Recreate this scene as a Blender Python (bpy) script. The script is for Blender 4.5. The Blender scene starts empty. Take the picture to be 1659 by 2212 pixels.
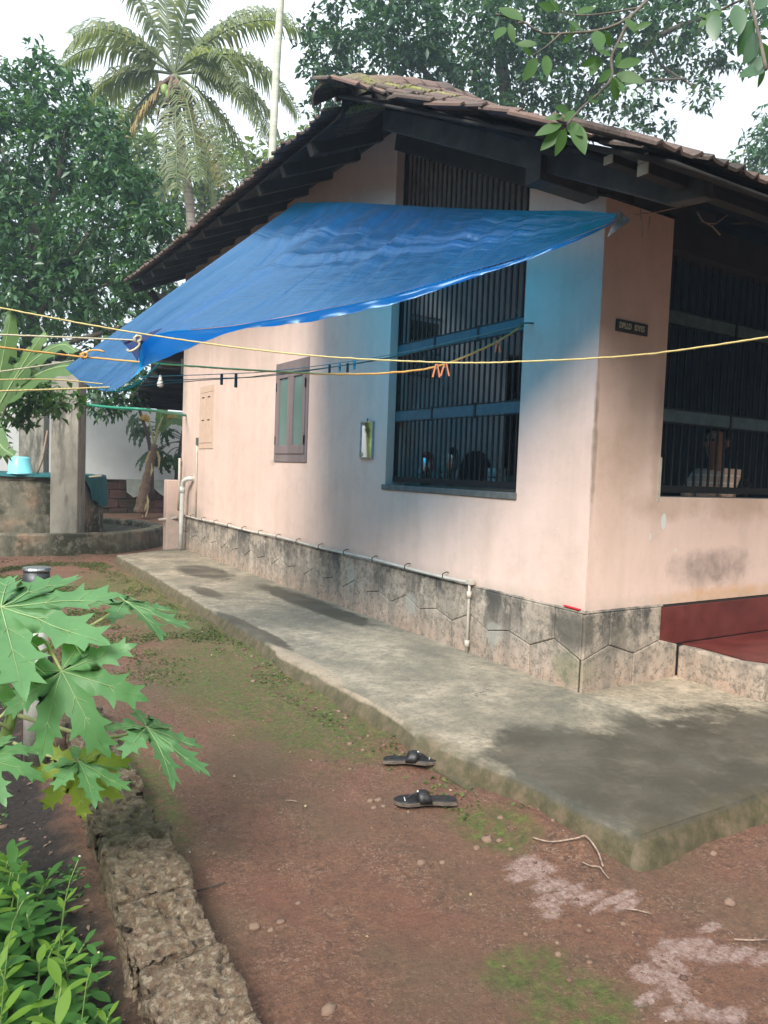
import bpy, bmesh, math, random
import numpy as np
from mathutils import Vector, Matrix, noise, Quaternion
random.seed(7); np.random.seed(7)
scene = bpy.context.scene
col = scene.collection
R = math.radians

# ------------------------------------------------------------------ camera
YAW, PITCH, ROLL = R(32.05), R(-3.2), 0.037
CAMPOS = Vector((-3.608, -3.292, 1.5))
FPX, CW, CHh = 1597.0, 1659.0, 2212.0
fw = Vector((math.sin(YAW)*math.cos(PITCH), math.cos(YAW)*math.cos(PITCH), math.sin(PITCH)))
r0 = Vector((math.cos(YAW), -math.sin(YAW), 0)); u0 = r0.cross(fw)
rt = math.cos(ROLL)*r0 + math.sin(ROLL)*u0
up = -math.sin(ROLL)*r0 + math.cos(ROLL)*u0
cd = bpy.data.cameras.new('camera'); cam = bpy.data.objects.new('camera', cd); col.objects.link(cam)
cd.sensor_fit = 'VERTICAL'; cd.sensor_height = 36.0; cd.lens = 36.0*FPX/CHh
cd.clip_start = 0.05; cd.clip_end = 1500
cam.matrix_world = Matrix(((rt.x, up.x, -fw.x, CAMPOS.x), (rt.y, up.y, -fw.y, CAMPOS.y), (rt.z, up.z, -fw.z, CAMPOS.z), (0, 0, 0, 1)))
scene.camera = cam

# ------------------------------------------------------------------ light
SUN_DIR = Vector((-1.0, -.78, 1.08)).normalized()      # towards the bright part of the sky
elev = math.asin(SUN_DIR.z)
world = bpy.data.worlds.new('World'); scene.world = world; world.use_nodes = True
wn = world.node_tree.nodes; wl = world.node_tree.links
bg = wn['Background']; bg.inputs['Strength'].default_value = 0.058
sky = wn.new('ShaderNodeTexSky'); sky.sky_type = 'NISHITA'; sky.sun_disc = False
sky.sun_elevation = elev; sky.sun_rotation = math.atan2(SUN_DIR.x, SUN_DIR.y)
sky.dust_density = 3.0; sky.air_density = 1.2
tcw = wn.new('ShaderNodeTexCoord'); nz = wn.new('ShaderNodeTexNoise'); nz.inputs['Scale'].default_value = 2.2; nz.inputs['Detail'].default_value = 5
wl.new(tcw.outputs['Generated'], nz.inputs['Vector'])
rampw = wn.new('ShaderNodeValToRGB'); rampw.color_ramp.elements[0].position = .30; rampw.color_ramp.elements[0].color = (.72, .72, .72, 1)
rampw.color_ramp.elements[1].position = .6; rampw.color_ramp.elements[1].color = (1, 1, 1, 1)
wl.new(nz.outputs['Fac'], rampw.inputs['Fac'])
mixw = wn.new('ShaderNodeMix'); mixw.data_type = 'RGBA'; mixw.inputs[7].default_value = (10.4, 11.3, 12.2, 1)
wl.new(rampw.outputs['Color'], mixw.inputs[0]); wl.new(sky.outputs['Color'], mixw.inputs[6]); wl.new(mixw.outputs[2], bg.inputs['Color'])
sd = bpy.data.lights.new('sun', 'SUN'); sd.energy = 3.0; sd.angle = R(28); sd.color = (1.0, .95, .88)
sun = bpy.data.objects.new('sun', sd); col.objects.link(sun)
sun.rotation_euler = SUN_DIR.to_track_quat('Z', 'Y').to_euler()
vs = scene.view_settings; vs.view_transform = 'Standard'; vs.look = 'None'; vs.gamma = 1.0; vs.use_curve_mapping = False; vs.exposure = 1.18
scene.render.engine = 'CYCLES'
scene.cycles.use_denoising = True
scene.cycles.max_bounces = 8; scene.cycles.transparent_max_bounces = 8; scene.cycles.transmission_bounces = 4
scene.cycles.sample_clamp_indirect = 6.0

# ------------------------------------------------------------------ measuring helpers: survey of the place from the photograph
def ray(x, y):
    return fw + (x-CW/2)/FPX*rt - (y-CHh/2)/FPX*up
def on(x, y, ax, val):
    d = ray(x, y); t = (val-CAMPOS[ax])/d[ax]
    return CAMPOS + t*d
def at(x, y, D):
    return CAMPOS + ray(x, y)*D

# ------------------------------------------------------------------ object helpers
def origin_of(o):
    v = Vector((0, 0, 0))
    while o is not None:
        v += o.location; o = o.parent
    return v
def tag(o, label=None, cat=None, group=None, kind=None):
    if label: o['label'] = label
    if cat: o['category'] = cat
    if group: o['group'] = group
    if kind: o['kind'] = kind
    return o
def thing(name, label, cat, loc, group=None):
    o = bpy.data.objects.new(name, None); o.empty_display_size = .1; col.objects.link(o); o.location = Vector(loc)
    return tag(o, label, cat, group)
def link(name, me, parent=None, base=None):
    o = bpy.data.objects.new(name, me); col.objects.link(o)
    if parent is not None: o.parent = parent
    if base is not None: o.location = base
    return o
class MB:
    def __init__(s): s.v = []; s.f = []; s.mi = []
    def add(s, vs, fs, m=0):
        n = len(s.v); s.v.extend([tuple(v) for v in vs]); s.f.extend([tuple(i+n for i in f) for f in fs]); s.mi.extend([m]*len(fs)); return s
    def hexa(s, p, m=0):      # 8 corners: bottom 4 ccw, top 4 ccw
        return s.add(p, [(3, 2, 1, 0), (4, 5, 6, 7), (0, 1, 5, 4), (1, 2, 6, 5), (2, 3, 7, 6), (3, 0, 4, 7)], m)
    def box(s, a, b, m=0):
        (x0, y0, z0), (x1, y1, z1) = a, b
        return s.hexa([(x0, y0, z0), (x1, y0, z0), (x1, y1, z0), (x0, y1, z0), (x0, y0, z1), (x1, y0, z1), (x1, y1, z1), (x0, y1, z1)], m)
    def obox(s, c, ax, ay, az, m=0):
        c = Vector(c); ax = Vector(ax); ay = Vector(ay); az = Vector(az)
        return s.hexa([c-ax-ay-az, c+ax-ay-az, c+ax+ay-az, c-ax+ay-az, c-ax-ay+az, c+ax-ay+az, c+ax+ay+az, c-ax+ay+az], m)
    def beam(s, a, b, w, h, m=0, upv=(0, 0, 1)):
        a = Vector(a); b = Vector(b); d = (b-a).normalized(); u = Vector(upv); sd_ = d.cross(u).normalized(); u = sd_.cross(d).normalized()
        return s.obox((a+b)/2, (b-a)/2, sd_*w/2, u*h/2, m)
    def tube(s, pts, rad, n=8, m=0, cap=True):
        pts = [Vector(p) for p in pts]
        if not hasattr(rad, '__len__'): rad = [rad]*len(pts)
        vs_ = []; prev = None
        for i, p in enumerate(pts):
            d = (pts[min(i+1, len(pts)-1)]-pts[max(i-1, 0)])
            if d.length < 1e-9: d = Vector((0, 0, 1))
            d.normalize()
            if prev is None:
                a = Vector((0, 0, 1)) if abs(d.z) < .9 else Vector((1, 0, 0)); prev = d.cross(a).normalized()
            prev = (prev-d*prev.dot(d))
            if prev.length < 1e-6: prev = d.orthogonal()
            prev.normalize(); bt = d.cross(prev)
            for k in range(n):
                an = 2*math.pi*k/n; vs_.append(p+(prev*math.cos(an)+bt*math.sin(an))*rad[i])
        fs = []
        for i in range(len(pts)-1):
            for k in range(n):
                fs.append((i*n+k, i*n+(k+1) % n, (i+1)*n+(k+1) % n, (i+1)*n+k))
        if cap: fs += [tuple(range(n-1, -1, -1)), tuple((len(pts)-1)*n+k for k in range(n))]
        return s.add(vs_, fs, m)
    def lathe(s, c, prof, n=24, m=0, cap=True):
        c = Vector(c); vs_ = []; fs = []
        for (r, z) in prof:
            for k in range(n):
                a = 2*math.pi*k/n; vs_.append(c+Vector((r*math.cos(a), r*math.sin(a), z)))
        for i in range(len(prof)-1):
            for k in range(n): fs.append((i*n+k, i*n+(k+1) % n, (i+1)*n+(k+1) % n, (i+1)*n+k))
        if cap: fs += [tuple(range(n-1, -1, -1)), tuple((len(prof)-1)*n+k for k in range(n))]
        return s.add(vs_, fs, m)
    def prism(s, poly, off, m=0):   # poly: 3D points, off: extrusion vector
        n = len(poly); poly = [Vector(p) for p in poly]; off = Vector(off)
        return s.add(poly+[p+off for p in poly], [tuple(range(n-1, -1, -1)), tuple(range(n, 2*n))]+[(i, (i+1) % n, (i+1) % n+n, i+n) for i in range(n)], m)
    def mesh(s, name, mats, org=(0, 0, 0), smooth=False):
        me = bpy.data.meshes.new(name); org = Vector(org)
        vv = np.array([tuple(v) for v in s.v], dtype=float)-np.array(tuple(org))
        me.from_pydata(vv.tolist(), [], s.f)
        for m_ in (mats if isinstance(mats, (list, tuple)) else [mats]): me.materials.append(m_)
        if any(s.mi): me.polygons.foreach_set('material_index', s.mi)
        if smooth: me.polygons.foreach_set('use_smooth', [True]*len(me.polygons))
        me.update(); return me
    def build(s, name, mats, parent=None, base=None, smooth=False, recalc=True, bevel=0, kind=None, label=None):
        if parent is not None: org = origin_of(parent)
        elif base is not None: org = Vector(base)
        else: org = Vector((0, 0, 0))
        me = s.mesh(name, mats, org, smooth)
        if recalc:
            b = bmesh.new(); b.from_mesh(me); bmesh.ops.recalc_face_normals(b, faces=b.faces); b.to_mesh(me); b.free()
        o = link(name, me, parent, base)
        if bevel:
            md = o.modifiers.new('bevel', 'BEVEL'); md.width = bevel; md.segments = 2; md.limit_method = 'ANGLE'; md.angle_limit = R(40)
        if kind: o['kind'] = kind
        if label: o['label'] = label
        return o
def npmesh(name, V, F, mats, smooth=False, parent=None, base=None, kind=None, label=None):
    org = origin_of(parent) if parent is not None else Vector(base or (0, 0, 0))
    me = bpy.data.meshes.new(name); V = np.asarray(V, float)-np.array(tuple(org)); F = np.asarray(F, dtype=np.int32)
    me.vertices.add(len(V)); me.vertices.foreach_set('co', V.ravel())
    me.loops.add(F.size); me.loops.foreach_set('vertex_index', F.ravel())
    me.polygons.add(len(F)); me.polygons.foreach_set('loop_start', np.arange(0, F.size, F.shape[1], dtype=np.int32))
    me.polygons.foreach_set('loop_total', np.full(len(F), F.shape[1], dtype=np.int32))
    if smooth: me.polygons.foreach_set('use_smooth', np.ones(len(F), dtype=bool))
    me.update(calc_edges=True)
    for m_ in (mats if isinstance(mats, (list, tuple)) else [mats]): me.materials.append(m_)
    o = link(name, me, parent, base)
    if kind: o['kind'] = kind
    if label: o['label'] = label
    return o

# ------------------------------------------------------------------ material helpers
class NT:
    def __init__(s, name):
        s.m = bpy.data.materials.new(name); s.m.use_nodes = True; s.n = s.m.node_tree.nodes; s.l = s.m.node_tree.links
        s.p = s.n['Principled BSDF']; s.out = s.n['Material Output']
    def new(s, t, **k):
        nd = s.n.new(t)
        for a, b in k.items(): setattr(nd, a, b)
        return nd
    def pos(s):
        if not hasattr(s, '_g'): s._g = s.new('ShaderNodeNewGeometry')
        return s._g.outputs['Position']
    def island(s):
        s.pos(); return s._g.outputs['Random Per Island']
    def normal(s):
        s.pos(); return s._g.outputs['Normal']
    def inp(s, nd, key, v):
        i = nd.inputs[key]
        if isinstance(v, bpy.types.NodeSocket): s.l.new(v, i)
        else: i.default_value = v
    def noise(s, scale, detail=4, rough=.55, vec=None, stretch=None, dist=0):
        v = vec or s.pos()
        if stretch:
            mp = s.new('ShaderNodeMapping'); s.l.new(v, mp.inputs['Vector']); mp.inputs['Scale'].default_value = stretch; v = mp.outputs['Vector']
        nd = s.new('ShaderNodeTexNoise'); s.l.new(v, nd.inputs['Vector']); nd.inputs['Scale'].default_value = scale
        nd.inputs['Detail'].default_value = detail; nd.inputs['Roughness'].default_value = rough; nd.inputs['Distortion'].default_value = dist
        return nd.outputs['Fac']
    def voro(s, scale, feature='F1', out='Distance', vec=None):
        nd = s.new('ShaderNodeTexVoronoi', feature=feature); s.l.new(vec or s.pos(), nd.inputs['Vector']); nd.inputs['Scale'].default_value = scale
        return nd.outputs[out]
    def ramp(s, fac, stops):
        nd = s.new('ShaderNodeValToRGB'); s.l.new(fac, nd.inputs['Fac']); cr = nd.color_ramp
        while len(cr.elements) < len(stops): cr.elements.new(.5)
        for e, (p, c) in zip(cr.elements, stops):
            e.position = p; e.color = (c, c, c, 1) if isinstance(c, (int, float)) else (*c, 1)
        return nd.outputs['Color']
    def mix(s, f, a, b, mode='MIX'):
        nd = s.new('ShaderNodeMix', data_type='RGBA', blend_type=mode)
        for k, v in (('Factor', f), ('A', a), ('B', b)):
            i = [q for q in nd.inputs if q.name == k and q.enabled and (q.type == ('VALUE' if k == 'Factor' else 'RGBA'))][0]
            if isinstance(v, bpy.types.NodeSocket): s.l.new(v, i)
            elif k == 'Factor': i.default_value = v
            else: i.default_value = (*v, 1) if len(v) == 3 else v
        return [q for q in nd.outputs if q.enabled and q.type == 'RGBA'][0]
    def math(s, op, a, b=0., c=0., clamp=False):
        nd = s.new('ShaderNodeMath', operation=op, use_clamp=clamp)
        for i, v in enumerate((a, b, c)):
            if isinstance(v, bpy.types.NodeSocket): s.l.new(v, nd.inputs[i])
            else: nd.inputs[i].default_value = v
        return nd.outputs[0]
    def xyz(s):
        if not hasattr(s, '_x'):
            s._x = s.new('ShaderNodeSeparateXYZ'); s.l.new(s.pos(), s._x.inputs[0])
        return s._x.outputs
    def spot(s, c, r, warp=.0, wn=None):   # 1 inside an ellipsoid patch with ragged border, fading out
        mp = s.new('ShaderNodeMapping', vector_type='TEXTURE'); s.l.new(s.pos(), mp.inputs['Vector'])
        mp.inputs['Location'].default_value = c; mp.inputs['Scale'].default_value = r
        ln = s.new('ShaderNodeVectorMath', operation='LENGTH'); s.l.new(mp.outputs['Vector'], ln.inputs[0])
        d = ln.outputs['Value']
        if warp: d = s.math('ADD', d, s.math('MULTIPLY', s.math('SUBTRACT', wn or s.noise(6., 5, .65), .5), warp))
        return s.math('SUBTRACT', 1.0, d, clamp=True)
    def bump(s, h, strength=.3, dist=.01, prev=None):
        b = s.new('ShaderNodeBump'); s.l.new(h, b.inputs['Height']); b.inputs['Strength'].default_value = strength; b.inputs['Distance'].default_value = dist
        if prev is not None: s.l.new(prev, b.inputs['Normal'])
        return b.outputs['Normal']
    def done(s, color=None, rough=.8, normal=None, **kw):
        if color is not None: s.inp(s.p, 'Base Color', (*color, 1) if isinstance(color, tuple) and len(color) == 3 else color)
        s.inp(s.p, 'Roughness', rough)
        if normal is not None: s.l.new(normal, s.p.inputs['Normal'])
        for k, v in kw.items(): s.inp(s.p, k.replace('_', ' '), v)
        return s.m
def simple(name, c, rough=.6, var=.15, scale=20, metal=0., bump=.15, spec=.5):
    t = NT(name); n = t.noise(scale, 4)
    a = tuple(x*(1-var) for x in c); b = tuple(min(1, x*(1+var)) for x in c)
    cc = t.ramp(n, [(.3, a), (.7, b)])
    t.inp(t.p, 'Metallic', metal); t.inp(t.p, 'Specular IOR Level', spec)
    return t.done(cc, rough, t.bump(n, bump, .004) if bump else None)
def leafmat(name, c1, c2, c3=None, trans=.35, rough=.45, spec=.5):
    t = NT(name); isl = t.island(); n = t.noise(14, 3)
    if 'papaya_leaf' in name: isl = t.noise(5, 5, .7); n = t.new('ShaderNodeObjectInfo').outputs['Random']
    f = t.math('ADD', t.math('MULTIPLY', isl, .75), t.math('MULTIPLY', n, .25))
    stops = [(.1, c1), (.75, c2)] + ([(.97, c3)] if c3 else [])
    cc = t.ramp(f, stops)
    t.inp(t.p, 'Base Color', cc); t.inp(t.p, 'Roughness', rough); t.inp(t.p, 'Specular IOR Level', spec)
    tr = t.new('ShaderNodeBsdfTranslucent'); t.l.new(t.mix(1.0, cc, (1.6, 1.7, .6), 'MULTIPLY'), tr.inputs['Color'])
    mx = t.new('ShaderNodeMixShader'); mx.inputs[0].default_value = trans
    t.l.new(t.p.outputs[0], mx.inputs[1]); t.l.new(tr.outputs[0], mx.inputs[2]); t.l.new(mx.outputs[0], t.out.inputs['Surface'])
    return t.m
# ------------------------------------------------------------------ materials
def ground_material():
    t = NT('laterite_soil'); x, y, z = t.xyz()
    n1 = t.noise(1.1, 6, .6); n2 = t.noise(6, 6, .65); n3 = t.noise(55, 5, .7); n4 = t.noise(220, 3, .7)
    base = t.ramp(n2, [(.25, (.21, .10, .056)), (.5, (.33, .152, .085)), (.75, (.44, .22, .13))])
    base = t.mix(t.ramp(n3, [(.35, 0.), (.7, .75)]), base, (.15, .085, .058))
    base = t.mix(t.ramp(t.noise(24, 6, .8), [(.36, .8), (.5, 0.)]), base, (.085, .05, .034))
    base = t.mix(t.ramp(t.noise(60, 5, .8), [(.54, 0.), (.68, .55)]), base, (.40, .25, .17))
    base = t.mix(t.ramp(n4, [(.52, 0.), (.66, .75)]), base, (.34, .20, .14))
    base = t.mix(t.ramp(t.voro(75), [(.12, .6), (.3, 0.)]), base, (.10, .05, .035))
    vc = t.new('ShaderNodeSeparateColor'); t.l.new(t.voro(130, out='Color'), vc.inputs[0]); base = t.mix(t.math('MULTIPLY', t.ramp(vc.outputs[0], [(.80, 0.), (.86, 1.)]), t.ramp(t.noise(5, 4), [(.4, .2), (.6, 1.)])), base, (.42, .27, .19))
    vd = t.new('ShaderNodeSeparateColor'); t.l.new(t.voro(45, out='Color'), vd.inputs[0]); base = t.mix(t.math('MULTIPLY', vd.outputs[1], .35), base, (.12, .06, .04))
    base = t.mix(t.ramp(t.noise(2.4, 6, .75), [(.45, 0.), (.62, .6)]), base, (.27, .115, .075))
    # brownish algae film, stronger in the lower right of the yard
    film = t.math('MULTIPLY', t.ramp(n1, [(.45, 0.), (.65, 1.)]), .6)
    base = t.mix(film, base, (.17, .13, .075))
    wn_ = t.noise(5, 6, .7)
    moss = None
    for (px, py, rx, ry) in ((560, 1470, .9, 2.0), (330, 1270, 1.3, 1.9), (430, 1330, 1.0, 1.8), (690, 1560, .55, .9), (1250, 2180, .26, .2), (1130, 2090, .2, .14), (640, 1530, .35, .6), (1060, 1790, .2, .3), (300, 1700, .18, .9)):
        g = on(px, py, 2, 0.); sp = t.spot((g.x, g.y, 0), (rx, ry, 5), .9, wn_)
        moss = sp if moss is None else t.math('MAXIMUM', moss, sp)
    mm = t.math('MULTIPLY', t.ramp(moss, [(.1, 0.), (.5, 1.)]), t.ramp(t.noise(16, 6, .75), [(.36, 0.05), (.58, 1.)]))
    mcol = t.ramp(t.noise(30, 4, .7), [(.3, (.065, .085, .02)), (.55, (.14, .18, .04)), (.75, (.26, .33, .06))])
    base = t.mix(t.math('MULTIPLY', mm, .95), base, mcol)
    # garden bed: dark wet loam left of the kerb wall
    bed = t.math('SUBTRACT', 1., t.math('MULTIPLY', t.math('ADD', t.math('ADD', x, 3.16), t.math('MULTIPLY', t.math('SUBTRACT', n2, .5), .3)), 9.), clamp=True)
    bedy = t.math('LESS_THAN', y, 3.2)
    bed = t.math('MULTIPLY', t.math('MINIMUM', bed, 1.), bedy, clamp=True)
    base = t.mix(bed, base, t.ramp(n3, [(.35, (.022, .017, .014)), (.7, (.07, .05, .04))]))
    # dried lime slurry spilled on the ground
    lime = None; wl2 = t.noise(11, 6, .85)
    L = [(1140, 1872, .075, .05), (1165, 1885, .09, .03), (1122, 1893, .05, .03), (1190, 1913, .07, .035), (1230, 1928, .09, .022), (1270, 1940, .08, .022), (1320, 1950, .1, .016), (1355, 1958, .07, .016),
         (1188, 1948, .06, .03), (1192, 1975, .045, .02), (1535, 2003, .06, .015),
         (1470, 2050, .06, .05), (1510, 2045, .06, .03), (1555, 2062, .07, .028), (1600, 2062, .07, .022), (1650, 2068, .07, .022), (1440, 2080, .04, .05), (1395, 2100, .05, .035), (1448, 2110, .04, .04), (1462, 2135, .04, .035), (1480, 2160, .04, .03), (1500, 2185, .05, .025), (1540, 2195, .05, .02), (1585, 2190, .05, .02), (1400, 2155, .05, .018), (1455, 2195, .04, .02)]
    for (px, py, rx, ry) in L:
        g = on(px, py, 2, 0.); sp = t.spot((g.x, g.y, 0), (rx*1.25, ry*1.5, 5), 2.6, wl2)
        lime = sp if lime is None else t.math('MAXIMUM', lime, sp)
    lm = t.math('MULTIPLY', t.ramp(lime, [(.04, 0.), (.42, 1.)]), t.ramp(t.noise(38, 6, .8), [(.36, .05), (.56, 1.)]))
    base = t.mix(lm, base, t.ramp(n3, [(.3, (.42, .26, .22)), (.7, (.66, .5, .44))]))
    h = t.math('ADD', t.math('MULTIPLY', n3, .6), t.math('ADD', t.math('MULTIPLY', n4, .25), n2))
    rough = t.ramp(n1, [(.3, .62), (.7, .92)])
    return t.done(base, rough, t.bump(h, .9, .045))
def slab_material():
    t = NT('worn_concrete'); x, y, z = t.xyz()
    n1 = t.noise(1.7, 6, .62); n2 = t.noise(9, 6, .75); n3 = t.noise(70, 4, .7)
    c = t.ramp(n1, [(.3, (.15, .135, .10)), (.45, (.26, .222, .158)), (.56, (.37, .308, .22)), (.7, (.49, .405, .295))])
    c = t.mix(t.ramp(t.noise(3.7, 7, .75), [(.38, .75), (.5, 0.)]), c, (.15, .135, .10))
    c = t.mix(t.ramp(n2, [(.3, .75), (.6, 0.)]), c, (.135, .125, .095))
    c = t.mix(t.ramp(t.noise(28, 6, .8), [(.38, .55), (.52, 0.)]), c, (.11, .10, .075))
    c = t.mix(t.ramp(n3, [(.5, 0.), (.8, .35)]), c, (.42, .38, .31))
    wn_ = t.noise(3.2, 6, .7)
    wn3 = t.math('ADD', t.math('MULTIPLY', wn_, .55), t.math('MULTIPLY', t.noise(11, 6, .8, stretch=(1, .6, 1)), .45))
    al = None
    for (cx, cy, rx, ry) in ((.0, -1.45, 1.75, 1.05), (-.9, -1.0, .62, .75), (1.6, -1.5, 1.5, .8), (-.55, 5.9, .32, .8), (-.25, 3.4, .2, 1.4), (-1., 4.4, .12, .5), (-1.25, 2.5, .1, .9)):
        sp = t.spot((cx, cy, .12), (rx, ry, 3), 1.9, wn3); al = sp if al is None else t.math('MAXIMUM', al, sp)
    am = t.math('MULTIPLY', t.ramp(al, [(.0, 0.), (.25, .97)]), t.ramp(t.noise(4.5, 6, .75), [(.36, .55), (.55, 1.)]))
    c = t.mix(am, c, t.ramp(n2, [(.3, (.028, .026, .019)), (.55, (.06, .056, .04)), (.75, (.11, .10, .072))]))
    # green algae along the outer rim and the side faces
    rimx = t.math('SUBTRACT', 1., t.math('MULTIPLY', t.math('ADD', x, 1.40), 7.), clamp=True)
    rimy = t.math('SUBTRACT', 1., t.math('MULTIPLY', t.math('ADD', y, 1.5), 7.), clamp=True)
    rim = t.math('MULTIPLY', t.math('MAXIMUM', rimx, rimy), t.ramp(wn_, [(.38, .1), (.58, 1.)]))
    side = t.math('SUBTRACT', 1., t.math('MULTIPLY', t.math('SUBTRACT', z, .095), 60.), clamp=True)
    rim = t.math('MULTIPLY', t.math('MAXIMUM', rim, t.math('MULTIPLY', side, 1.)), .92)
    c = t.mix(rim, c, t.ramp(t.noise(13, 6, .75), [(.3, (.045, .04, .022)), (.46, (.08, .07, .033)), (.58, (.125, .095, .055)), (.72, (.19, .135, .085))]))
    # newer mortar patch on the broken edge
    pt = t.math('MAXIMUM', t.spot((-1.33, 1.35, .1), (.13, .75, 1), .6, wn_), t.spot((-1.38, .45, .1), (.07, .5, 1), .6, wn_))
    c = t.mix(t.math('MULTIPLY', t.math('MULTIPLY', t.ramp(pt, [(.1, 0.), (.3, .75)]), t.ramp(n2, [(.3, .35), (.5, 1.)])), t.math('SUBTRACT', 1., side)), c, t.ramp(n3, [(.3, (.29, .22, .15)), (.7, (.42, .33, .24))]))
    cr = t.voro(1.1, 'DISTANCE_TO_EDGE', vec=None)
    mpv = t.new('ShaderNodeVectorMath', operation='ADD'); nzc = t.new('ShaderNodeTexNoise'); t.l.new(t.pos(), nzc.inputs['Vector']); nzc.inputs['Scale'].default_value = 2.5; nzc.inputs['Detail'].default_value = 6
    t.l.new(t.pos(), mpv.inputs[0]); t.l.new(nzc.outputs['Color'], mpv.inputs[1])
    cr = t.voro(.8, 'DISTANCE_TO_EDGE', vec=mpv.outputs[0])
    crk = t.math('MULTIPLY', t.ramp(cr, [(.0, .8), (.004, 0.)]), t.math('GREATER_THAN', t.noise(1.3, 2), .56))
    c = t.mix(crk, c, (.06, .055, .045))
    h = t.math('SUBTRACT', t.math('ADD', t.math('MULTIPLY', n2, .7), t.math('MULTIPLY', n3, .25)), crk)
    rough = t.mix(am, (.78, .78, .78), (.5, .5, .5))
    return t.done(c, rough, t.bump(h, .5, .012))
def wall_material():
    t = NT('peach_wall_paint'); x, y, z = t.xyz()
    n1 = t.noise(.9, 5, .6); n2 = t.noise(7, 6, .65); n3 = t.noise(120, 3, .6); st = t.noise(5, 4, .6, stretch=(1, 1, .07)); wn_ = t.noise(4.5, 6, .7)
    c = t.ramp(n1, [(.3, (.65, .47, .395)), (.7, (.71, .535, .455))])
    c = t.mix(t.ramp(st, [(.45, 0.), (.72, .38)]), c, (.50, .38, .30))
    c = t.mix(t.ramp(t.noise(2.6, 7, .75), [(.36, .28), (.5, 0.)]), c, (.44, .33, .27))
    c = t.mix(t.ramp(t.noise(34, 5, .8), [(.6, 0.), (.74, .35)]), c, (.36, .29, .23))
    c = t.mix(t.ramp(n2, [(.3, .15), (.55, 0.)]), c, (.45, .33, .26))
    spots = [((.01, 0, 1.75), (.03, .02, .6), (.22, .17, .13), .8), ((.33, 0, 1.72), (.36, .05, .36), (.40, .28, .19), .4), ((.62, 0, 1.85), (.08, .3, .6), (.33, .23, .16), .5),
             ((1.3, 0, .87), (.55, .3, .17), (.15, .12, .10), .7), ((1.5, 0, .66), (1.0, .3, .1), (.62, .34, .14), .75), ((.75, 0, 1.33), (.5, .3, .13), (.34, .23, .15), .45),
             ((1.6, 0, 1.33), (.6, .3, .16), (.34, .22, .13), .5), ((0, 8.35, 1.), (.3, .16, .35), (.3, .27, .22), .5), ((0, 8.0, .72), (.3, .5, .14), (.26, .25, .2), .55),
             ((0, 8.6, 1.2), (.3, .12, .5), (.26, .22, .16), .5), ((0, 8.78, 2.9), (.3, .3, .9), (.3, .26, .22), .6), ((.2, 0, 1.35), (.2, .02, .5), (.4, .28, .19), .35), ((0, 6.3, 2.9), (.3, .5, .35), (.45, .36, .29), .4), ((0, 5.3, 2.75), (.3, .4, .3), (.45, .36, .29), .4), ((0, 5.05, 1.55), (.3, .1, .06), (.3, .25, .2), .5)]
    for (p, r, cc, k) in spots:
        m = t.math('MULTIPLY', t.math('MULTIPLY', t.ramp(t.spot(p, r, 1.5, wn_), [(.0, 0.), (.6, 1.)]), t.ramp(n2, [(.35, .45), (.6, 1.)])), k); c = t.mix(m, c, cc)
    for (p, r) in (((.73, 0, 1.22), (.035, .1, .07)), ((.88, 0, 1.02), (.012, .1, .02)), ((.6, 0, 1.12), (.012, .1, .03))):   # flaked paint
        c = t.mix(t.ramp(t.spot(p, r, .7, wn_), [(.2, 0.), (.25, 1.)]), c, (.6, .6, .56))
    foot = t.math('SUBTRACT', 1., t.math('MULTIPLY', t.math('SUBTRACT', z, .64), 11.), clamp=True)
    c = t.mix(t.math('MULTIPLY', foot, t.ramp(n2, [(.35, .1), (.6, .65)])), c, (.4, .33, .27))
    h = t.math('ADD', t.math('MULTIPLY', n3, .4), n2)
    return t.done(c, .75, t.bump(h, .35, .01))
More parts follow.
